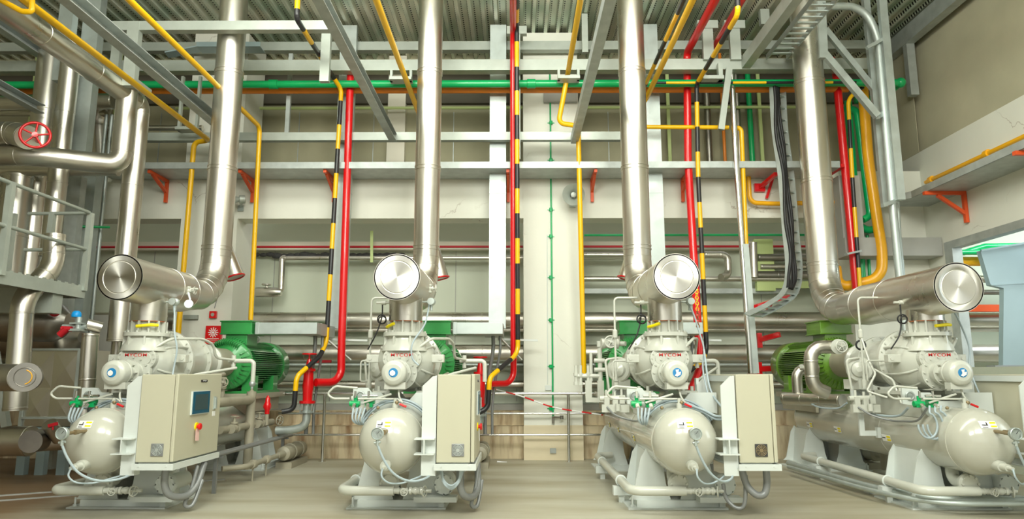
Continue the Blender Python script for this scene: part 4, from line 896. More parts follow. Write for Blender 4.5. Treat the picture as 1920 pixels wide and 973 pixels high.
over([(r3.x, 4, r3.z), r3, at(1290, 300, 11.15), at(1313, 690, 11.05), at(1295, 735, 10.9)], 'red_pipe', 'red', .064, 'tallest bright red pipe, right of the third riser', bend=.12)
r4 = at(1336, 92, 11.1)
over([(r4.x, 4, r4.z), r4], 'red_pipe', 'red', .05, 'short overhead red pipe crossing behind the T-head posts')
over([at(1535, 108, 11.4), at(1564, 112, 11.3), at(1567, 130, 11.2), at(1608, 565, 11.2)], 'red_pipe', 'red', .066, 'bright red pipe right of the right-hand riser', bend=.12)
p = at(1602, 472, 11.0); one(MB().bar((p.x-.14, 11.0, p.z-.04), (p.x+.12, 11.05, p.z+.02), .08, .03), 'pipe_clamp', 'galv', 'steel clamp bar on the right-hand red pipe', 'clamp')
over([at(1618, 165, 11.3), at(1628, 300, 11.3), at(1655, 480, 11.3), at(1652, 522, 11.3), at(1572, 540, 11.5), at(1567, 500, 11.5)], 'yellow_pipe', 'amber', .085, 'fat amber pipe with a wide bottom bend at the right', bend=.2, seg=8)
over([at(1590, 190, 11.6), at(1607, 420, 11.6), at(1625, 432, 11.6), at(1640, 430, 11.6)], 'green_pipe', 'gpipe', .065, 'green pipe drop behind the right-hand banded pipe', bend=.1)
over([at(1585, 205, 11.65), at(1606, 205, 11.45), at(1632, 405, 11.45), at(1618, 412, 11.45)], 'green_pipe', 'gpipe', .06, 'green pipe drop with hooked end left of the amber pipe', bend=.1)
over([at(1612, 440, 11.7), at(1622, 600, 11.7)], 'green_pipe', 'gpipe', .055, 'lower length of green pipe behind the amber bend')
over([at(1626, 440, 11.7), at(1636, 600, 11.7)], 'green_pipe', 'gpipe', .025, 'thin green conduit behind the amber bend')
# chrome conduit pair, channel and strut at the right of centre
over([at(1371, 128, 11.0), at(1380, 300, 11.0), at(1408, 700, 11.0)], 'conduit_pipe', 'chrome', .048, 'tall chrome conduit between the banded pipe and the black cable ladder')
b = MB(); b.channel(at(1397, 458, 10.95), at(1417, 700, 10.95), .09, .07); one(b, 'steel_channel', 'galv', 'pale upright channel right of the chrome conduit', 'channel')
b = MB(); b.channel(at(1367, 128, 10.8), at(1352, 243, 10.8), .10, .05); one(b, 'steel_strut', 'galvlight', 'short slanting pale strut hanging from the beam', 'strut')
# instrument pipes in the high openings
hpipe('lime_rail', 'lime', 202, 330, 1500, 12.45, .028, 'thin level pale green rail in the high openings')
for px, lab in ((1256, 'pale green upright right of the third trunking'), (1430, 'pale green upright left of the black cable ladder'), (466, 'pale green upright right of the far-left riser'), (958, 'pale green upright left of the centre column'), (45, 'pale green upright at the top left'), (205, 'pale green upright beside the upper left posts')):
    a_ = at(px+1, 318, 12.5); one(MB().bar((a_.x, 12.5, 7.48), (a_.x, 12.5, 4.89), .06, .04), 'lime_post', 'lime', lab, 'post', None)
for px, m, r, lab in ((1328, 'steeldark', .06, 'dull steel pipe in the high opening, left one'), (1385, 'steeldark', .05, 'dull steel pipe in the high opening, right one'), (1357, 'orange', .03, 'thin orange pipe in the high opening'), (1408, 'gpipe', .05, 'dark green pipe in the high opening')):
    a_ = at(px, 250, 12.55); over([(a_.x, 12.55, 7.48), (a_.x, 12.55, 4.9)], 'upright_pipe', m, r, lab)
# green conduit with tap on the centre column
g = MB(); g.tube([at(1031, 130, 11.72), at(1034, 450, 11.72), at(1037, 785, 11.72)], .014, 8)
for py in (230, 300, 393, 443, 520, 600, 687, 766): p = at(1033, py, 11.72); g.cyl(p-Vector((0,0,.03)), p+Vector((0,0,.03)), .03, n=8); g.box(p-Vector((.06,-.01,.008)), p+Vector((.06,.02,.008)))
gg = one(g, 'green_conduit', 'gpipe', 'thin green conduit running down the face of the white column', 'conduit')
g = MB(); p = at(1037, 782, 11.7); g.cyl(p, p+Vector((.14,-.05,0)), .02, n=8); g.cyl(p+Vector((.14,-.05,-.03)), p+Vector((.14,-.05,.03)), .03, n=8); g.cyl(p-Vector((0,0,.1)), p, .02, n=8); g.build('tap', 'steeldark', gg)
g = MB(); p = at(1037, 845, 11.72); g.box(p-Vector((.05,.01,.04)), p+Vector((.05,.01,.04))); g.box(p-Vector((.03,.016,.025)), p+Vector((.03,.01,.025))); one(g, 'socket_box', 'galvdark', 'small grey socket box low on the white column', 'socket')
g = MB(); p = at(1028, 727, 11.72); g.box(p-Vector((.05,.01,.04)), p+Vector((.05,.01,.04))); g.tube([at(1026, 440, 11.735), at(1027, 720, 11.735)], .008, 6); one(g, 'junction_box', 'frame', 'small white junction box on the column above the railing', 'junction box')
hpipe('green_conduit', 'gpipe', 441, 1095, 1568, 12.25, .022, 'thin level green conduit below the white beam at the right')
hpipe('red_conduit', 'darkred', 462.5, -20, 1585, 12.66, .022, 'thin dark red line running full width below the white beam')
# stainless pipework along the back wall
LG = 'long lagged pipes along the back wall'
def longpipe(py, r, Y, x0, x1, label, m='steel', seams=1.6):
    z = Z_(py, Y, 700); return one(MB().tube([(x0, Y, z), (x1, Y, z)], r, 32, seams=seams), 'lagged_pipe', m, label, 'pipe')
longpipe(601, .155, 12.78, -10.3, 15.5, 'upper fat shiny pipe running along the back wall behind the column')
longpipe(619, .035, 12.78, -10.3, 15.5, 'thin shiny pipe just under the upper fat pipe', seams=0)
longpipe(663, .165, 12.78, -10.3, 15.5, 'lower fat shiny pipe running along the back wall behind the column')
longpipe(684, .03, 12.7, -10.3, 6.5, 'thin steel rail just under the lower fat pipe', 'galv', 0)
longpipe(721, .07, 12.78, -10.3, 15.5, 'lowest shiny pipe along the back wall above the kerb')
longpipe(484, .042, 12.7, X_(528, 484, 12.7), X_(1170, 484, 12.7), 'slim steel pipe level with the torn panel edge', seams=0)
z = Z_(560, 12.7); one(MB().box((X_(1095, 560, 12.7), 12.7, Z_(550, 12.7)), (X_(1500, 560, 12.7), 12.9, Z_(541, 12.7))), 'wall_rail', 'galvdark', 'dark horizontal rail on the wall right of the column', 'rail')
one(MB().tube([at(536, 484, 12.7), at(529, 484, 12.7), at(527, 548, 12.6), at(476, 548, 12.6)], .055, 16, bend=.08, seams=.4), 'lagged_pipe', 'steel', 'slim shiny pipe with two elbows right of the far-left riser', 'pipe')
v_ = MB(); p = at(502, 548, 12.55); v_.lathe(p-Vector((.25,0,0)), (1,0,0), [(0, .06), (.05, .09), (.40, .09), (.5, .06)], 16); v_.cyl(p, p+Vector((-.03,0,.14)), .02, n=8); v_.torus(p+Vector((-.03,0,.14)), (0,0,1), .07, .015, 16, 6); v_.cyl(p+Vector((-.03,0,.13)), p+Vector((-.03,0,.15)), .06, n=12)
t_ = one(v_, 'lagged_valve', 'steel', 'shiny lagged valve with black handwheel right of the far-left riser', 'valve')
b = MB(); q = MB()
for k in range(22): 
    x = -4.9+.13*k; q.ball((x, 12.86, 3.62-.03*random.random()), .05+.04*random.random(), (1.4, .5, .7), 8)
one(q, 'torn_insulation', 'dark', 'dark torn insulation hanging under the beige ledge at left', 'insulation')
one(MB().bar(at(697, 433, 12.5), at(697, 492, 12.5), .05, .03), 'lime_post', 'lime', 'short pale green upright under the beam near the left red pipe', 'post', 'pale green uprights at the back')
# dull pipe cluster behind the black cable ladder
for k, (pa, pb, r, lab) in enumerate((((1095, 478), (1185, 478), .055, 'slim shiny pipe right of the centre column'), ((1420, 483), (1540, 483), .07, 'dull shiny pipe cluster, top one, behind the cable ladder'), ((1425, 500), (1540, 500), .05, 'dull shiny pipe cluster, second one, behind the cable ladder'),
                          ((1415, 516), (1545, 516), .08, 'dull shiny pipe cluster, third one, behind the cable ladder'), ((1095, 523), (1470, 523), .05, 'long slim shiny pipe above the dark wall rail'))):
    one(MB().tube([at(*pa, 12.6), at(*pb, 12.6)], r, 16, seams=.5), 'lagged_pipe', 'steeldark' if k in (1, 3) else 'steel', lab, 'pipe')
one(MB().tube([at(1320, 478, 12.55), at(1364, 478, 12.55), at(1366, 515, 12.55), at(1352, 520, 12.4)], .065, 16, bend=.1, seams=.4), 'lagged_pipe', 'steel', 'bent shiny pipe behind the chrome conduit', 'pipe')
one(MB().tube([at(1412, 455, 12.5), at(1414, 520, 12.5)], .07, 16), 'lagged_pipe', 'steel', 'short upright shiny pipe right of the chrome conduit', 'pipe')
b = MB(); b.box(at(1445, 540, 12.6), at(1545, 528, 12.68)); b.box(at(1420, 545, 12.6), at(1445, 450, 12.7)); one(b, 'steel_frame', 'lime', 'pale green steel frame behind the cable ladder', 'frame')  # steel frame of pale green bars
for (a, q, lab, cat) in (((1425, 637), (1462, 627), 'red arm beneath the upper fat pipe, left of the leaf-green motor', 'bracket'), ((1425, 692), (1464, 690), 'red arm beneath the lower fat pipe, left of the leaf-green motor', 'bracket')):
    A = at(*a, 12.4); Q = at(*q, 12.15); m_ = MB(); m_.bar(A, Q, .07, .09); m_.box(A-Vector((.05,.03,.14)), A+Vector((.03,.03,.12))); m_.box((A.x-.04, 12.4, A.z-.14), (A.x+.02, 12.99, A.z-.08)); one(m_, 'red_bracket', 'red', lab, cat, 'red pipe brackets')
one(MB().box(at(590, 680, 12.3), at(622, 675, 12.34)), 'red_lever', 'darkred', 'small red lever on the wall between the left cabinets', 'lever')
# red corner bracket and amber loop at the wall
m_ = MB(); A = at(1424, 352, 11.7); m_.box(A-Vector((.09,.03,.07)), A+Vector((.09,.03,.07))); m_.bar(A, at(1455, 326, 11.2), .06, .06); m_.bar(at(1437, 372, 11.7), at(1450, 330, 11.7), .05, .04); one(m_, 'red_bracket', 'red', 'red bracket with square foot plate left of the cable ladder', 'bracket', 'red pipe brackets')
m_ = MB(); m_.bar(at(1405, 577, 11.0), at(1480, 555, 11.3), .10, .05); m_.bar(at(1437, 585, 11.3), at(1447, 566, 11.3), .05, .05); one(m_, 'red_bracket', 'red', 'red arm under the lower bend of the cable ladder', 'bracket', 'red pipe brackets')
one(MB().tube([at(1403, 325, 11.6), at(1406, 380, 11.6), at(1450, 382, 11.6), at(1585, 379, 11.6)], .04, 12, bend=.12), 'amber_pipe', 'amber', 'thin amber pipe looping behind the cable ladder', 'pipe')
m_ = MB(); m_.bar(at(1556, 326, 11.5), at(1580, 310, 11.1), .06, .06); one(m_, 'red_bracket', 'red', 'small red bracket between the right-hand riser and red pipe', 'bracket', 'red pipe brackets')
# ---------------------------------------------------------------- black cable ladder
path = spline([at(1447, 150, 11.0), at(1452, 240, 11.0), at(1464, 330, 11.0), at(1472, 430, 11.0), at(1478, 500, 10.95), at(1470, 545, 10.8), at(1440, 570, 10.6), at(1400, 590, 10.4)], 8)
wv = Vector((.27, .22, 0)); L_ = MB()
for k in range(len(path)-1):
    for o_ in (Vector((0,0,0)), wv):
        L_.bar(path[k]+o_, path[k+1]+o_, .10, .012, wv.cross(path[k+1]-path[k]).cross(path[k+1]-path[k]))
acc = 0
for k in range(len(path)-1):
    s_ = (path[k+1]-path[k]).length; acc += s_
    if acc > .13: acc = 0; L_.bar(path[k+1], path[k+1]+wv, .055, .02, (path[k+1]-path[k]))
ladder = one(L_, 'cable_ladder', 'galv', 'galvanised ladder tray carrying black cables, curving left at its foot', 'cable ladder')
for k, f_ in enumerate((.12, .24, .42, .54)):
    pts = [p+wv*f_+Vector((-.01, -.05, 0))+Vector((.015*math.sin(j*.5+k), 0, 0)) for j, p in enumerate(path[:40])]
    one(MB().tube(pts, .028, 8), 'power_cable', 'rubber', 'thick black cable strapped to the ladder tray, '+['leftmost', 'second', 'third', 'rightmost'][k]+' of four', 'cable', 'black cables on the ladder tray')
L_ = MB(); q0 = at(1437, 108, 10.75)
for dx in (0, .33): L_.bar((q0.x+dx, 4, q0.z), (q0.x+dx, 10.75, q0.z), .012, .09)
for k in range(40): L_.box((q0.x, 4.1+k*.165, q0.z-.03), (q0.x+.33, 4.15+k*.165, q0.z-.01))
one(L_, 'cable_ladder', 'galv', 'overhead ladder tray running back beside the wide pale channel', 'cable ladder')
# ---------------------------------------------------------------- support frame at the upper right
m_ = MB()
Yf = 10.2
m_.bar(at(1538, -10, Yf), at(1543, 110, Yf), .13, .08, (0,1,0)); m_.bar(at(1545, 100, Yf), at(1645, 218, Yf), .10, .08, (0,1,0)); m_.bar(at(1547, 55, Yf+.3), at(1665, 200, Yf+.3), .09, .07, (0,1,0))
m_.bar(at(1652, -10, Yf), at(1688, 375, Yf), .12, .08, (0,1,0)); m_.bar(at(1622, -10, Yf+.3), at(1660, 388, Yf+.3), .10, .08, (0,1,0)); m_.bar(at(1645, 218, Yf), at(1668, 205, Yf+.3), .05, .08)
m_.bar(at(1655, 385, Yf), at(1692, 372, Yf+.1), .05, .06); m_.bar(at(1625, 90, Yf), at(1662, 70, Yf), .05, .05)
one(m_, 'support_frame', 'galv', 'tall galvanised frame with diagonal braces at the upper right', 'frame')
one(MB().tube([at(1540, 12, Yf), at(1615, 12, Yf+.1), at(1645, 60, Yf+.1), at(1672, 370, Yf+.1), (at(1690, 520, Yf+.1).x, Yf+.1, 0)], .06, 16, bend=.3, seg=8), 'conduit_pipe', 'galv', 'thick steel conduit bending over and down inside the galvanised frame', 'conduit')
one(MB().tube([at(1676, 200, Yf+.35), at(1686, 440, Yf+.35), (at(1694, 520, Yf+.35).x, Yf+.35, 0)], .03, 12), 'conduit_pipe', 'galv', 'thin steel conduit behind the thick one at the right', 'conduit')
# ---------------------------------------------------------------- right-hand wall
zt = 4.22; XR2 = XR
m_ = MB(); m_.box((XR-.62, 3, zt), (XR, 11.0, zt+.012)); m_.box((XR-.62, 3, zt), (XR-.608, 11.0, zt+.11)); m_.prism([(XR-.62, 11.0), (XR, 11.0), (XR, 11.6), (XR-1.0, 11.6)], 'z', zt, zt+.11)
one(m_, 'cable_tray', 'galvdark', 'broad grey cable tray running forward along the right-hand wall', 'cable tray')
m_ = MB(); a = at(1567, 300, 11.4); m_.box((a.x, 11.35, Z_(480, 11.35)), (a.x+.35, 11.7, Z_(330, 11.35))); m_.box((a.x, 11.3, Z_(480, 11.3)), (XR-.02, 11.72, Z_(446, 11.3))); one(m_, 'duct_box', 'soffit', 'grey boxed duct behind the right-hand red and banded pipes', 'duct')
for yy, lab in ((10.6, 'orange bracket under the right wall tray, above the lagged header'), (8.6, 'orange bracket under the right wall tray at the frame edge')):
    m_ = MB(); m_.box((XR-.66, yy-.03, zt-.055), (XR-.01, yy+.03, zt-.002)); m_.box((XR-.06, yy-.03, zt-.5), (XR-.01, yy+.03, zt-.055)); m_.bar((XR-.45, yy, zt-.06), (XR-.04, yy, zt-.36), .05, .05, (0,1,0)); one(m_, 'wall_bracket', 'bracket', lab, 'bracket', 'orange wall brackets')
m_ = MB(); pz = at(1692, 361, 11.2).z; m_.tube([(XR-.06, 3, 4.62), (XR-.06, 11.5, 4.62)], .035, 10); 
for yy in (11.3, 9.9, 8.5): m_.cyl((XR-.06, yy, 4.62), (XR-.06, yy+.08, 4.62), .06, n=12)
one(m_, 'amber_pipe', 'amber', 'thin amber pipe rising towards the viewer on the right wall', 'pipe')
m_ = MB(); m_.channel((XR-.1, 0, 7.3), (XR-.1, 12.6, 7.3), .16, .3); one(m_, 'steel_channel', 'galvdark', 'dark steel channel along the top of the right wall', 'beam')
m_ = MB(); m_.box((XR-.16, 11.5, 6.2), (XR-.02, 11.62, 7.15)); one(m_, 'steel_post', 'galvdark', 'short steel upright in the upper right corner', 'post')
# yard beyond the doorway
def yard(py, r, m, label, Y=12.9, px0=1770): 
    z = Z_(py, Y, 1850); one(MB().tube([(XR+.35, Y, z), (15.5, Y, z)], r, 16), 'yard_pipe', m, label, 'pipe')
yard(490, .085, 'amber', 'amber pipe beyond the doorway', 12.4); yard(523, .07, 'steel', 'slim shiny pipe beyond the doorway', 12.9); yard(548, .05, 'steeldark', 'dark slim pipe beyond the doorway', 12.9)
m_ = MB(); z = Z_(474, 12.2, 1850); m_.tube([(XR+.4, 12.2, z), (15, 12.0, z+.1)], .05, 12); m_.tube([(XR+1.2, 12.2, z), (15, 10.4, z+.35)], .08, 12); m_.tube([(XR+.9, 12.2, z), (XR+1.3, 12.2, z+.12), (15, 12.0, z+.2)], .05, 12); one(m_, 'green_pipe', 'gpipe', 'green pipes branching beyond the doorway', 'pipe')
one(MB().box(at(1790, 584, 12.5), at(1900, 572, 12.6)), 'steel_beam', 'bracket', 'orange level beam beyond the doorway', 'beam')
d_ = MB(); A = at(1868, 470, 10.9); B_ = at(1883, 690, 10.9)
d_.prism([(B_.x-.02, B_.z), (B_.x+1.6, B_.z), (B_.x+1.6, A.z+.3), (A.x-.25, A.z), (A.x-.15, A.z-.55), (A.x+.05, A.z-.6)], 'y', 10.9, 11.0)
d_.bar((A.x-.25, 10.89, A.z), (B_.x+1.6, 10.89, A.z+.3), .03, .03); d_.bar((A.x-.15, 10.89, A.z-.55), (B_.x+1.6, 10.89, A.z-.45), .02, .02)
one(d_, 'sheet_metal_duct', 'turquoise', 'pale blue sheet-metal duct beyond the doorway at the right edge', 'duct')
one(MB().box(at(1868, 704, 10.7), at(1903, 685, 10.9)), 'dark_box', 'conduit', 'small dark grey box on the doorway sill', 'box')
# ---------------------------------------------------------------- wall fittings
def horn(px, py, Y, d, label):
    p = at(px, py, Y); d = Vector(d).normalized(); m_ = MB()
    m_.lathe(p, d, [(-.16, .03), (-.15, .07), (-.06, .075), (-.05, .04), (.0, .06), (.06, .11), (.12, .185), (.125, .19), (.12, .183), (.065, .105), (.02, .06), (.01, .055)], 36, False)
    m_.lathe(p, d, [(-.02, .02), (.06, .03), (.08, .045), (.10, .045), (.105, .02)], 16)
    t = one(m_, 'horn_loudspeaker', 'galvlight', label, 'loudspeaker'); q = MB(); q.bar(p-d*.1, Vector((p.x, YF-.008, p.z-.1)), .03, .01); q.box((p.x-.05, YF-.03, p.z-.15), (p.x+.05, YF-.007, p.z-.05)); q.build('mounting_bracket', 'galv', t)
horn(1075, 367, 11.52, (-.05, -1, -.08), 'round grey horn loudspeaker on the white column behind the yellow pipe')
horn(442, 374, 11.5, (-.9, -.4, -.1), 'grey horn loudspeaker turned sideways, half hidden by the far-left riser')
p = at(401, 628, 11.70); m_ = MB(); m_.box(p-Vector((.135,.03,.155)), p+Vector((.135,.03,.155))); t_ = one(m_, 'fire_alarm_panel', 'red', 'red alarm panel with white starburst on the left column', 'alarm', None, .006)
m_ = MB()
for k in range(12): a = k*math.pi/6; m_.bar(p+Vector((.03*math.cos(a), -.032, .04+.03*math.sin(a))), p+Vector((.085*math.cos(a), -.032, .04+.085*math.sin(a))), .012, .004, (0,1,0))
m_.lathe(p+Vector((0,-.031,.04)), (0,-1,0), [(0, .02), (.003, .02)], 12); m_.build('starburst', 'sticker', t_)
m_ = MB(); m_.box(p+Vector((-.1,-.034,-.125)), p+Vector((.1,-.030,-.12))); m_.box(p+Vector((-.07,-.034,-.09)), p+Vector((.07,-.030,-.085))); m_.box(p+Vector((-.1,-.034,-.065)), p+Vector((.1,-.030,-.06))); m_.build('white_lines', 'sticker', t_)
p = at(400, 590, 11.71); m_ = MB(); m_.box(p-Vector((.06,.03,.06)), p+Vector((.06,.02,.06))); t_ = one(m_, 'call_point', 'red', 'small square red call point above the red alarm panel', 'alarm', None, .006)
m_ = MB(); m_.lathe(p+Vector((0,-.03,0)), (0,-1,0), [(0, .03), (.004, .03)], 16); m_.build('push_plate', 'galvlight', t_)
one(MB().tube([at(407, 560, 11.73), at(402, 578, 11.73)], .006, 6), 'alarm_wire', 'conduit', 'thin wire leading up from the red call point', 'wire')
p = at(358, 594, 11.71); one(MB().box(p-Vector((.12,.03,.04)), p+Vector((.12,.02,.03))), 'wall_fixture', 'galvlight', 'small pale fixture on the left column under the header', 'fixture')
# railing in front of the kerb
rl = MB(); Yr = 11.55
A = [at(1140, 742, Yr+.1), at(1065, 737, Yr), at(880, 738, Yr), at(700, 744, Yr+.1), at(562, 737, Yr+.1)]
def rail(name, zz, r): return None
t_ = thing('handrail', (A[1].x, Yr, 0), 'steel tube handrail with three rails before the beige kerb', 'railing')
for (za, r) in ((1.08, .028), (.76, .018), (.42, .018)):
    MB().tube([(A[0].x+.1, Yr+.05, za), (A[1].x, Yr, za), (A[3].x, Yr, za), (A[4].x-.3, Yr, za)], r, 10).build('rail', 'chrome', t_)
for px in (607, 1066):
    x = X_(px, 800, Yr); m_ = MB(); m_.cyl((x, Yr, 0), (x, Yr, 1.08), .026, n=14); m_.lathe((x, Yr, 0), (0,0,1), [(0, .06), (.01, .06)], 16); m_.build('post', 'chrome', t_)
m_ = MB(); m_.tube(spline([at(912, 726, 11.2), at(975, 742, 11.3), at(1040, 764, 11.4), at(1130, 778, 11.45)]), .013, 6, stripe=.16); one(m_, 'barrier_tape', ['red', 'sticker'], 'red and white barrier tape sagging across the white column', 'tape')
one(MB().tube([at(950, 868, 11.5), at(932, 866, 11.5)], .02, 8), 'litter', 'sticker', 'scrap of white and red litter on the floor by the column', 'litter')

for i, (pa, pb) in enumerate((((424, 470), (440, 520)), ((815, 478), (824, 522)), ((1186, 478), (1176, 522)))):
    a = at(*pa, 10.9); q = at(*pb, 10.9); lab = ['far-left', 'second', 'third'][i]
    m_ = MB(); m_.lathe(a+(a-q)*.3, q-a, [(0, .10), ((q-a).length*1.3, .15)], 28); t_ = one(m_, 'exhaust_cowl', 'steel', 'short flared steel cowl with red rim peeping from behind the '+lab+' riser', 'cowl')
    m_ = MB(); m_.torus(q, q-a, .15, .014, 28, 8); m_.build('red_rim', 'red', t_)
# conduits laid on the floor beside the right-hand unit
for k, (dy, r) in enumerate(((0, .035), (7, .026))):
    pts = [atz(1478, 868+dy, .12), atz(1640, 915+dy, .12), atz(1760, 938+dy, .12), atz(1960, 938+dy, .12)]
    one(MB().tube(pts, r, 12, bend=.5, seg=8), 'floor_conduit', 'galv', ['thicker', 'thinner'][k]+' steel conduit laid on low blocks along the right-hand compressor', 'conduit')
b = MB()
for px, py in ((1645, 925), (1800, 945)): p = atz(px, py, .0); b = MB(); b.box((p.x-.12, p.y-.05, 0), (p.x+.16, p.y+.08, .085)); one(b, 'support_block', 'frame', 'low block carrying the floor conduits, '+('left one' if px < 1700 else 'right one'), 'support')

b = MB(); p = at(969, 240, 10.98); q = at(969, 48, 10.98); b.box((p.x-.06, 11.04, 4.9), (p.x+.06, 11.12, q.z)); b.box((q.x-.17, 11.03, q.z-.12), (q.x+.17, 11.13, q.z+.02)); one(b, 'steel_post', 'galvlight', 'pale T-head post behind the centre red and banded pipes', 'post')
b = MB(); p = at(1098, 95, 11.0); b.box((p.x-.05, 11.05, p.z), (p.x+.05, 11.13, 7.49)); one(b, 'steel_post', 'galvlight', 'slim pale post rising from the beam beside the yellow pipe with a jog', 'post')
b = MB(); p = at(537, 250, 11.3); b.box((p.x-.035, 11.3, p.z), (p.x+.035, 11.36, 6.9)); one(b, 'steel_post', 'galvdark', 'thin dark upright in the high opening left of the leftmost striped pipe', 'post')
b = MB(); p = at(370, 90, 11.25); q = at(490, 82, 11.25); b.box((p.x, 11.2, p.z), (q.x, 11.45, p.z+.012)); b.box((p.x, 11.2, p.z), (q.x, 11.21, p.z+.09)); b.bar((p.x, 11.3, p.z+.01), (p.x-.5, 11.2, p.z-.15), .22, .02)
one(b, 'cable_tray', 'turquoise', 'short pale blue cable tray high behind the far-left riser', 'cable tray')
m_ = MB(); p = at(1306, 548, 8.6)
for k in range(13): m_.torus(p-Vector((.0, 0, .035*k)), (1, 0, 0) if k % 2 else (0, 1, 0), .02, .006, 10, 6, mi=0 if k < 7 else 1)
m_.cyl(p+Vector((-.16,0,.03)), p+Vector((.02,0,.03)), .01, n=8, mi=0); one(m_, 'hanging_chain', ['yellow', 'gasket'], 'short yellow and rusty chain hanging beside the third compressor', 'chain')
# ---------------------------------------------------------------- lagged pipework, walkway and duct at the left
LP = 'lagged pipes at the left'
def lag(pts, r, label, m='steel', bend=.2, seams=1.0, n=36, seg=5, **kw):
    o = MB(); o.tube(pts, r, n, bend=bend, seg=seg, seams=seams, **kw); return one(o, 'lagged_pipe', m, label, 'pipe')
def vert(px, py, Y, y1, r, label, z1=None, m='steel', **kw):
    a = at(px, py, Y); z0 = Z_(y1, Y) if y1 else .02
    return lag([(a.x, Y, a.z if z1 is None else z1), (a.x, Y, z0)], r, label, m, **kw)
vert(94, 140, 10.6, 560, .20, 'fattest upright lagged pipe at the far left, behind the walkway', z1=6.6)
vert(136, 83, 10.0, 480, .135, 'upright lagged pipe just right of the fattest one at the far left')
vert(35, 330, 10.3, 560, .22, 'fat upright lagged pipe at the left edge behind the railing')
vert(60, 300, 11.2, 560, .12, 'slim upright lagged pipe far back between the two fat ones at left')
a = at(262, 195, 9.9)
lag([(a.x+.0, 2.5, a.z), (a.x, 9.9, a.z), (a.x-.0, 9.9, Z_(640, 9.9))], .145, 'shiny lagged pipe sweeping in overhead from the left and dropping behind the far-left header', bend=.12)
a = at(240, 165, 9.5)
lag([(a.x, 9.5, a.z), (a.x, 9.5, Z_(308, 9.5)), (a.x-.45, 9.3, Z_(308, 9.5)), (a.x-.9, 9.0, Z_(290, 9.0)+0), (-9, 9.0, Z_(290, 9.0))], .14, 'shiny lagged pipe with elbows turning left above the walkway', bend=.16)
lag([at(222, 318, 10.2), at(-20, 318, 10.2)], .10, 'level lagged pipe just below and behind the elbowed one at left')
lag([at(-20, 250, 8.9), at(28, 250, 8.9), at(52, 258, 8.7)], .155, 'short lagged pipe stub behind the red handwheel', bend=.05)
m_ = MB(); p = at(66, 253, 8.55); dv = Vector((.55, -1, .0)); wheel(m_, p, dv, .165, 5, .018); m_.cyl(p-dv*.30, p, .02, n=10); one(m_, 'red_handwheel', 'red', 'red five-spoke valve handwheel at the upper left', 'valve')
lag([at(215, 190, 11.0), at(120, 190, 11.0), at(-20, 195, 11.0)], .13, 'level lagged pipe far back below the green pipe at left')
lag([at(215, 150, 11.3), at(185, 215, 11.6), at(190, 300, 11.6)], .15, 'bent lagged pipe far back behind the galvanised column', bend=.2)
lag([at(-20, 210, 11.5), at(200, 212, 11.5)], .07, 'slim level lagged pipe far back at the upper left', seams=0)
lag([at(-20, 240, 11.6), at(380, 240, 11.6)], .05, 'slim shiny pipe far back level with the red handwheel', seams=0)
# elbowed pipe under the walkway
lag([at(103, 440, 9.0), at(100, 500, 9.0), at(43, 560, 8.6), at(28, 770, 8.6)], .13, 'shiny lagged pipe dog-legging down under the walkway at left', bend=.15)
lag([at(-20, 708, 7.9), at(42, 708, 7.7), at(44, 708, 7.65)], .15, 'lagged pipe stub at the left edge', bend=0, seams=0)
m_ = MB(); p = at(47, 707, 7.55); m_.lathe(p, (.45,-1,0), [(-.12, .15), (-.01, .155), (.0, .155)], 32); m_.torus(p+Vector((.0,-.005,0)), (.45,-1,0), .10, .004, 28, 6); one(m_, 'pipe_end_cap', 'steeldark', 'round steel end cap at the left edge with a yellow chalk mark', 'pipe cap')
m_ = MB(); m_.tube([p+Vector((-.02+.08*math.sin(a), -.012+.035*math.sin(a), .08*math.cos(a))) for a in [k*.35 for k in range(1, 9)]], .006, 6); one(m_, 'chalk_mark', 'amber', 'yellow curved mark on the round end cap at left', 'mark')
m_ = MB(); p = at(115, 603, 10.0); m_.lathe((p.x, 10.0, p.z), (-1,0,0), [(-.12, .12), (0, .24), (.1, .29), (2.4, .29)], 36); tv = one(m_, 'steel_vessel', 'steeldark', 'dull lagged vessel end under the walkway, upper one', 'vessel')
m_ = MB(); p = at(140, 632, 10.8); m_.lathe((p.x, 10.8, p.z), (-1,0,0), [(-.1, .08), (0, .27), (.12, .33), (2.6, .33)], 36); one(m_, 'steel_vessel', 'steeldark', 'dull lagged vessel behind and below the upper one at left', 'vessel')
# quilted steel box on legs
Yb = 10.0; x0 = X_(50, 700, Yb); x1 = X_(147, 700, Yb); z1 = Z_(655, Yb); z0 = Z_(800, Yb)
t_ = thing('insulated_tank', ((x0+x1)/2, Yb, 0), 'shiny sheet-clad square tank on blue-grey legs at the left', 'tank')
q = MB(); q.box((x0, Yb, z0), (x1, Yb+1.2, z1)); nx, nz = 2, 2
for ix in range(2):
    for iz in range(2):
        xa = x0+(x1-x0)*ix/2; xb = x0+(x1-x0)*(ix+1)/2; za = z0+(z1-z0)*iz/2; zb = z0+(z1-z0)*(iz+1)/2; cx, cz = (xa+xb)/2, (za+zb)/2
        q.add([(xa, Yb, za), (xb, Yb, za), (xb, Yb, zb), (xa, Yb, zb), (cx, Yb-.018, cz)], [(0,1,4), (1,2,4), (2,3,4), (3,0,4)])
q.build('tank_cladding', 'steel', t_)
q = MB()
for xx in (x0, x1): q.bar((xx, Yb-.02, z0), (xx, Yb-.02, z1), .04, .03)
for zz in (z0+.12, z1): q.bar((x0, Yb-.02, zz), (x1, Yb-.02, zz), .04, .03)
q.build('trim_angle', 'galv', t_)
q = MB(); q.box((x0-.05, Yb-.02, z0-.12), (x1+.05, Yb+1.2, z0-.01)); q.build('base_frame', 'turquoise', t_)
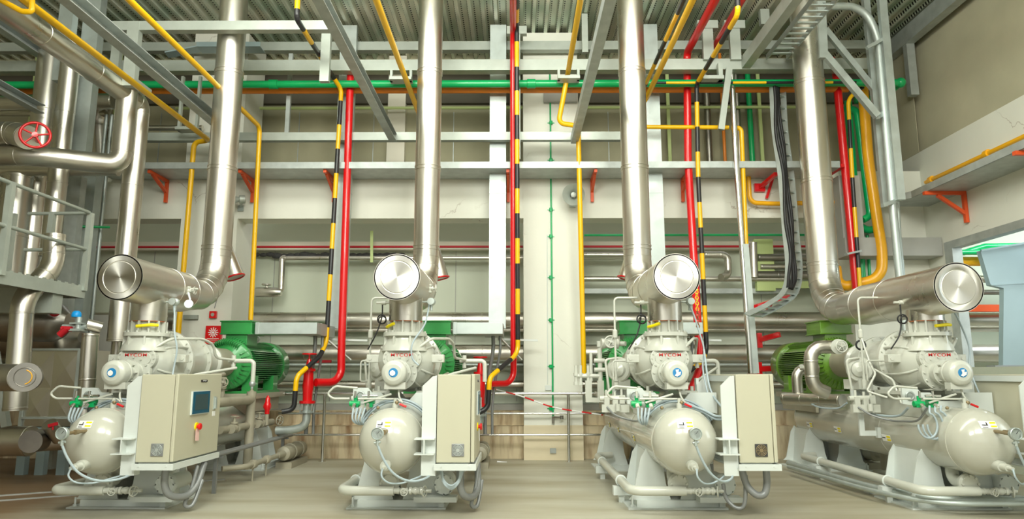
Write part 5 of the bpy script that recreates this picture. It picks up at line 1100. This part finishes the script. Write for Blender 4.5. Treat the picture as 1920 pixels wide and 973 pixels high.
for xx in (x0+.05, x0+.32, x1-.12):
    MB().box((xx-.06, Yb, 0), (xx+.06, Yb+.1, z0-.12)).build('leg', 'turquoise', t_)
for k in range(2): lag([at(-20, 827, 9.3), at(58, 827, 9.3)] if k == 0 else [at(58, 827, 9.3), at(140, 822, 9.5)], .19 if k == 0 else .14, ['low fat lagged pipe entering from the left edge', 'low lagged pipe leading to the square tank'][k], bend=0)
m_ = MB(); p = at(57, 828, 9.0); m_.lathe(p, (.2,-1,0), [(-.3, .14), (0, .14)], 28); one(m_, 'pipe_end_cap', 'steeldark', 'round capped branch on the low pipe before the square tank', 'pipe cap')
lag([at(112, 822, 9.3), at(92, 795, 9.1)], .09, 'short lagged valve bonnet slanting up from the low pipe', bend=0, seams=0)
m_ = MB(); p = at(100, 797, 9.05); m_.bar(p-Vector((.06,0,.01)), p+Vector((.05,0,.02)), .03, .04); m_.cyl(p, p+Vector((0,0,-.06)), .012, n=8); one(m_, 'red_valve_lever', 'darkred', 'small dark red lever on the low pipe at the left', 'lever')
# small upright pipe with valve group left of the screen-cabinet unit
lag([at(170, 625, 9.0), at(158, 800, 9.0)], .10, 'slim upright shiny pipe just left of the far-left compressor', bend=0, seams=.6)
lag([at(190, 615, 9.1), at(162, 608, 9.0)], .075, 'short level pipe on top of the slim upright at left', bend=0, seams=0)
m_ = MB(); m_.cyl(at(163, 613, 8.95), at(118, 612, 8.95), .03, n=12); p = at(147, 612, 8.92); m_.cyl(p-Vector((0,0,.05)), p+Vector((0,0,.12)), .035, n=12); m_.box(p+Vector((-.09,-.05,-.06)), p+Vector((.06,.05,-.03))); m_.box(p+Vector((-.09,-.05,.03)), p+Vector((.06,.05,.05)))
t_ = one(m_, 'valve_group', 'galv', 'small steel valve group with blue cap left of the far-left compressor', 'valve')
m_ = MB(); m_.lathe(p+Vector((-.04,0,.12)), (0,0,1), [(0, .055), (.03, .06), (.06, .05), (.08, .03)], 16); m_.build('blue_cap', 'blue', t_)['label'] = 'bright blue cap'
m_ = MB(); m_.cyl(at(134, 617, 8.9), at(116, 616, 8.9), .035, n=10); m_.cyl(at(125, 617, 8.9), at(112, 628, 8.9), .045, n=10); m_.build('red_valve_body', 'darkred', t_)['label'] = 'dark red valve body'
m_ = MB(); p = at(103, 585, 9.7); m_.lathe(p, (.6,-1,0), [(0, .05), (.06, .07), (.08, .05)], 16); m_.build('red_knob', 'darkred', tv)['label'] = 'round dark red knob'
# walkway with railing along the left, running towards the viewer
e_ = at(160, 546, 9.5); xw = e_.x; zw = e_.z; y0 = 6.0; y1 = 9.5
t_ = thing('walkway', (xw-.5, 8, zw), 'pale grey steel walkway with tube railing at the left edge', 'walkway')
m_ = MB(); m_.box((xw-1.6, y0, zw-.02), (xw, y1, zw+.02)); m_.box((xw-.02, y0, zw-.10), (xw, y1, zw+.06)); m_.box((xw-1.6, y1-.02, zw-.10), (xw, y1, zw+.06)); m_.box((xw-.9, y1-.6, zw-.35), (xw-.04, y1-.4, zw-.02)); 
for k in range(24): m_.box((xw-.001, y0+k*.145, zw+.06), (xw+.0, y0+k*.145+.07, zw+.075))
m_.build('platform', 'galvlight', t_)
zr = Z_(400, 9.5)-zw
for (zz) in (zr, zr*.5+.03):
    MB().tube([(xw, y0, zw+zz), (xw, y1-.05, zw+zz), (xw-.9, y1-.02, zw+zz)], .024, 10, bend=.06).build('rail', 'galvlight', t_)
for (dx, yy) in ((0, y1-.05), (0, 7.9), (-.55, y1-.03), (-1.1, y1-.03), (0, 6.2)):
    MB().box((xw+dx-.035, yy-.035, zw), (xw+dx+.035, yy+.035, zw+zr)).build('post', 'galvlight', t_)
# blue-grey post and conduits behind the walkway
p = at(140, 330, 10.6); one(MB().box((p.x-.11, 10.6, 0), (p.x+.11, 10.75, p.z)), 'steel_post', 'galvdark', 'blue-grey steel post behind the walkway railing', 'post')
p = at(165, 300, 11.0); one(MB().box((p.x-.16, 11.0, 0), (p.x+.16, 11.2, p.z)), 'steel_post', 'galv', 'broad galvanised post right of the walkway', 'post')
for k, px in enumerate((196, 206)):
    p = at(px+4, 215, 11.3); one(MB().tube([(p.x, 11.3, p.z), (p.x, 11.3, .9)], .03, 10), 'conduit_pipe', 'galv', ['left one', 'right one'][k]+' of the two slim conduits beside the far-left header', 'conduit', 'slim conduits at the left')
for k, px in enumerate((122, 132)):
    p = at(px, 330, 10.9); one(MB().tube([(p.x, 10.9, p.z), (p.x, 10.9, 1)], .03, 10), 'conduit_pipe', 'galv', ['left one', 'right one'][k]+' of the two slim conduits behind the walkway post', 'conduit', 'slim conduits at the left')
m_ = MB(); m_.tube([at(126, 424, 10.85), at(206, 426, 11.2)], .02, 8); one(m_, 'green_clamp_rail', 'gpipe', 'short green rail clamping the slim conduits at left', 'rail')
m_ = MB(); q_ = at(228, 560, 10.3); m_.tube([q_, (q_.x, 10.3, 0)], .08, 20); one(m_, 'lagged_pipe', 'steel', 'slim shiny upright just left of the far-left compressor casing', 'pipe')
p = at(150, 600, 11.4); one(MB().box((p.x-.7, 11.3, 1.5), (p.x+.9, 11.5, 2.35)), 'duct_box', 'concrete', 'dull grey box behind the valve group at left', 'duct')
m_ = MB(); m_.bar(at(-10, 660, 8.8), at(12, 800, 8.8), .08, .08); one(m_, 'steel_post', 'galv', 'slim post at the lower left edge', 'post')
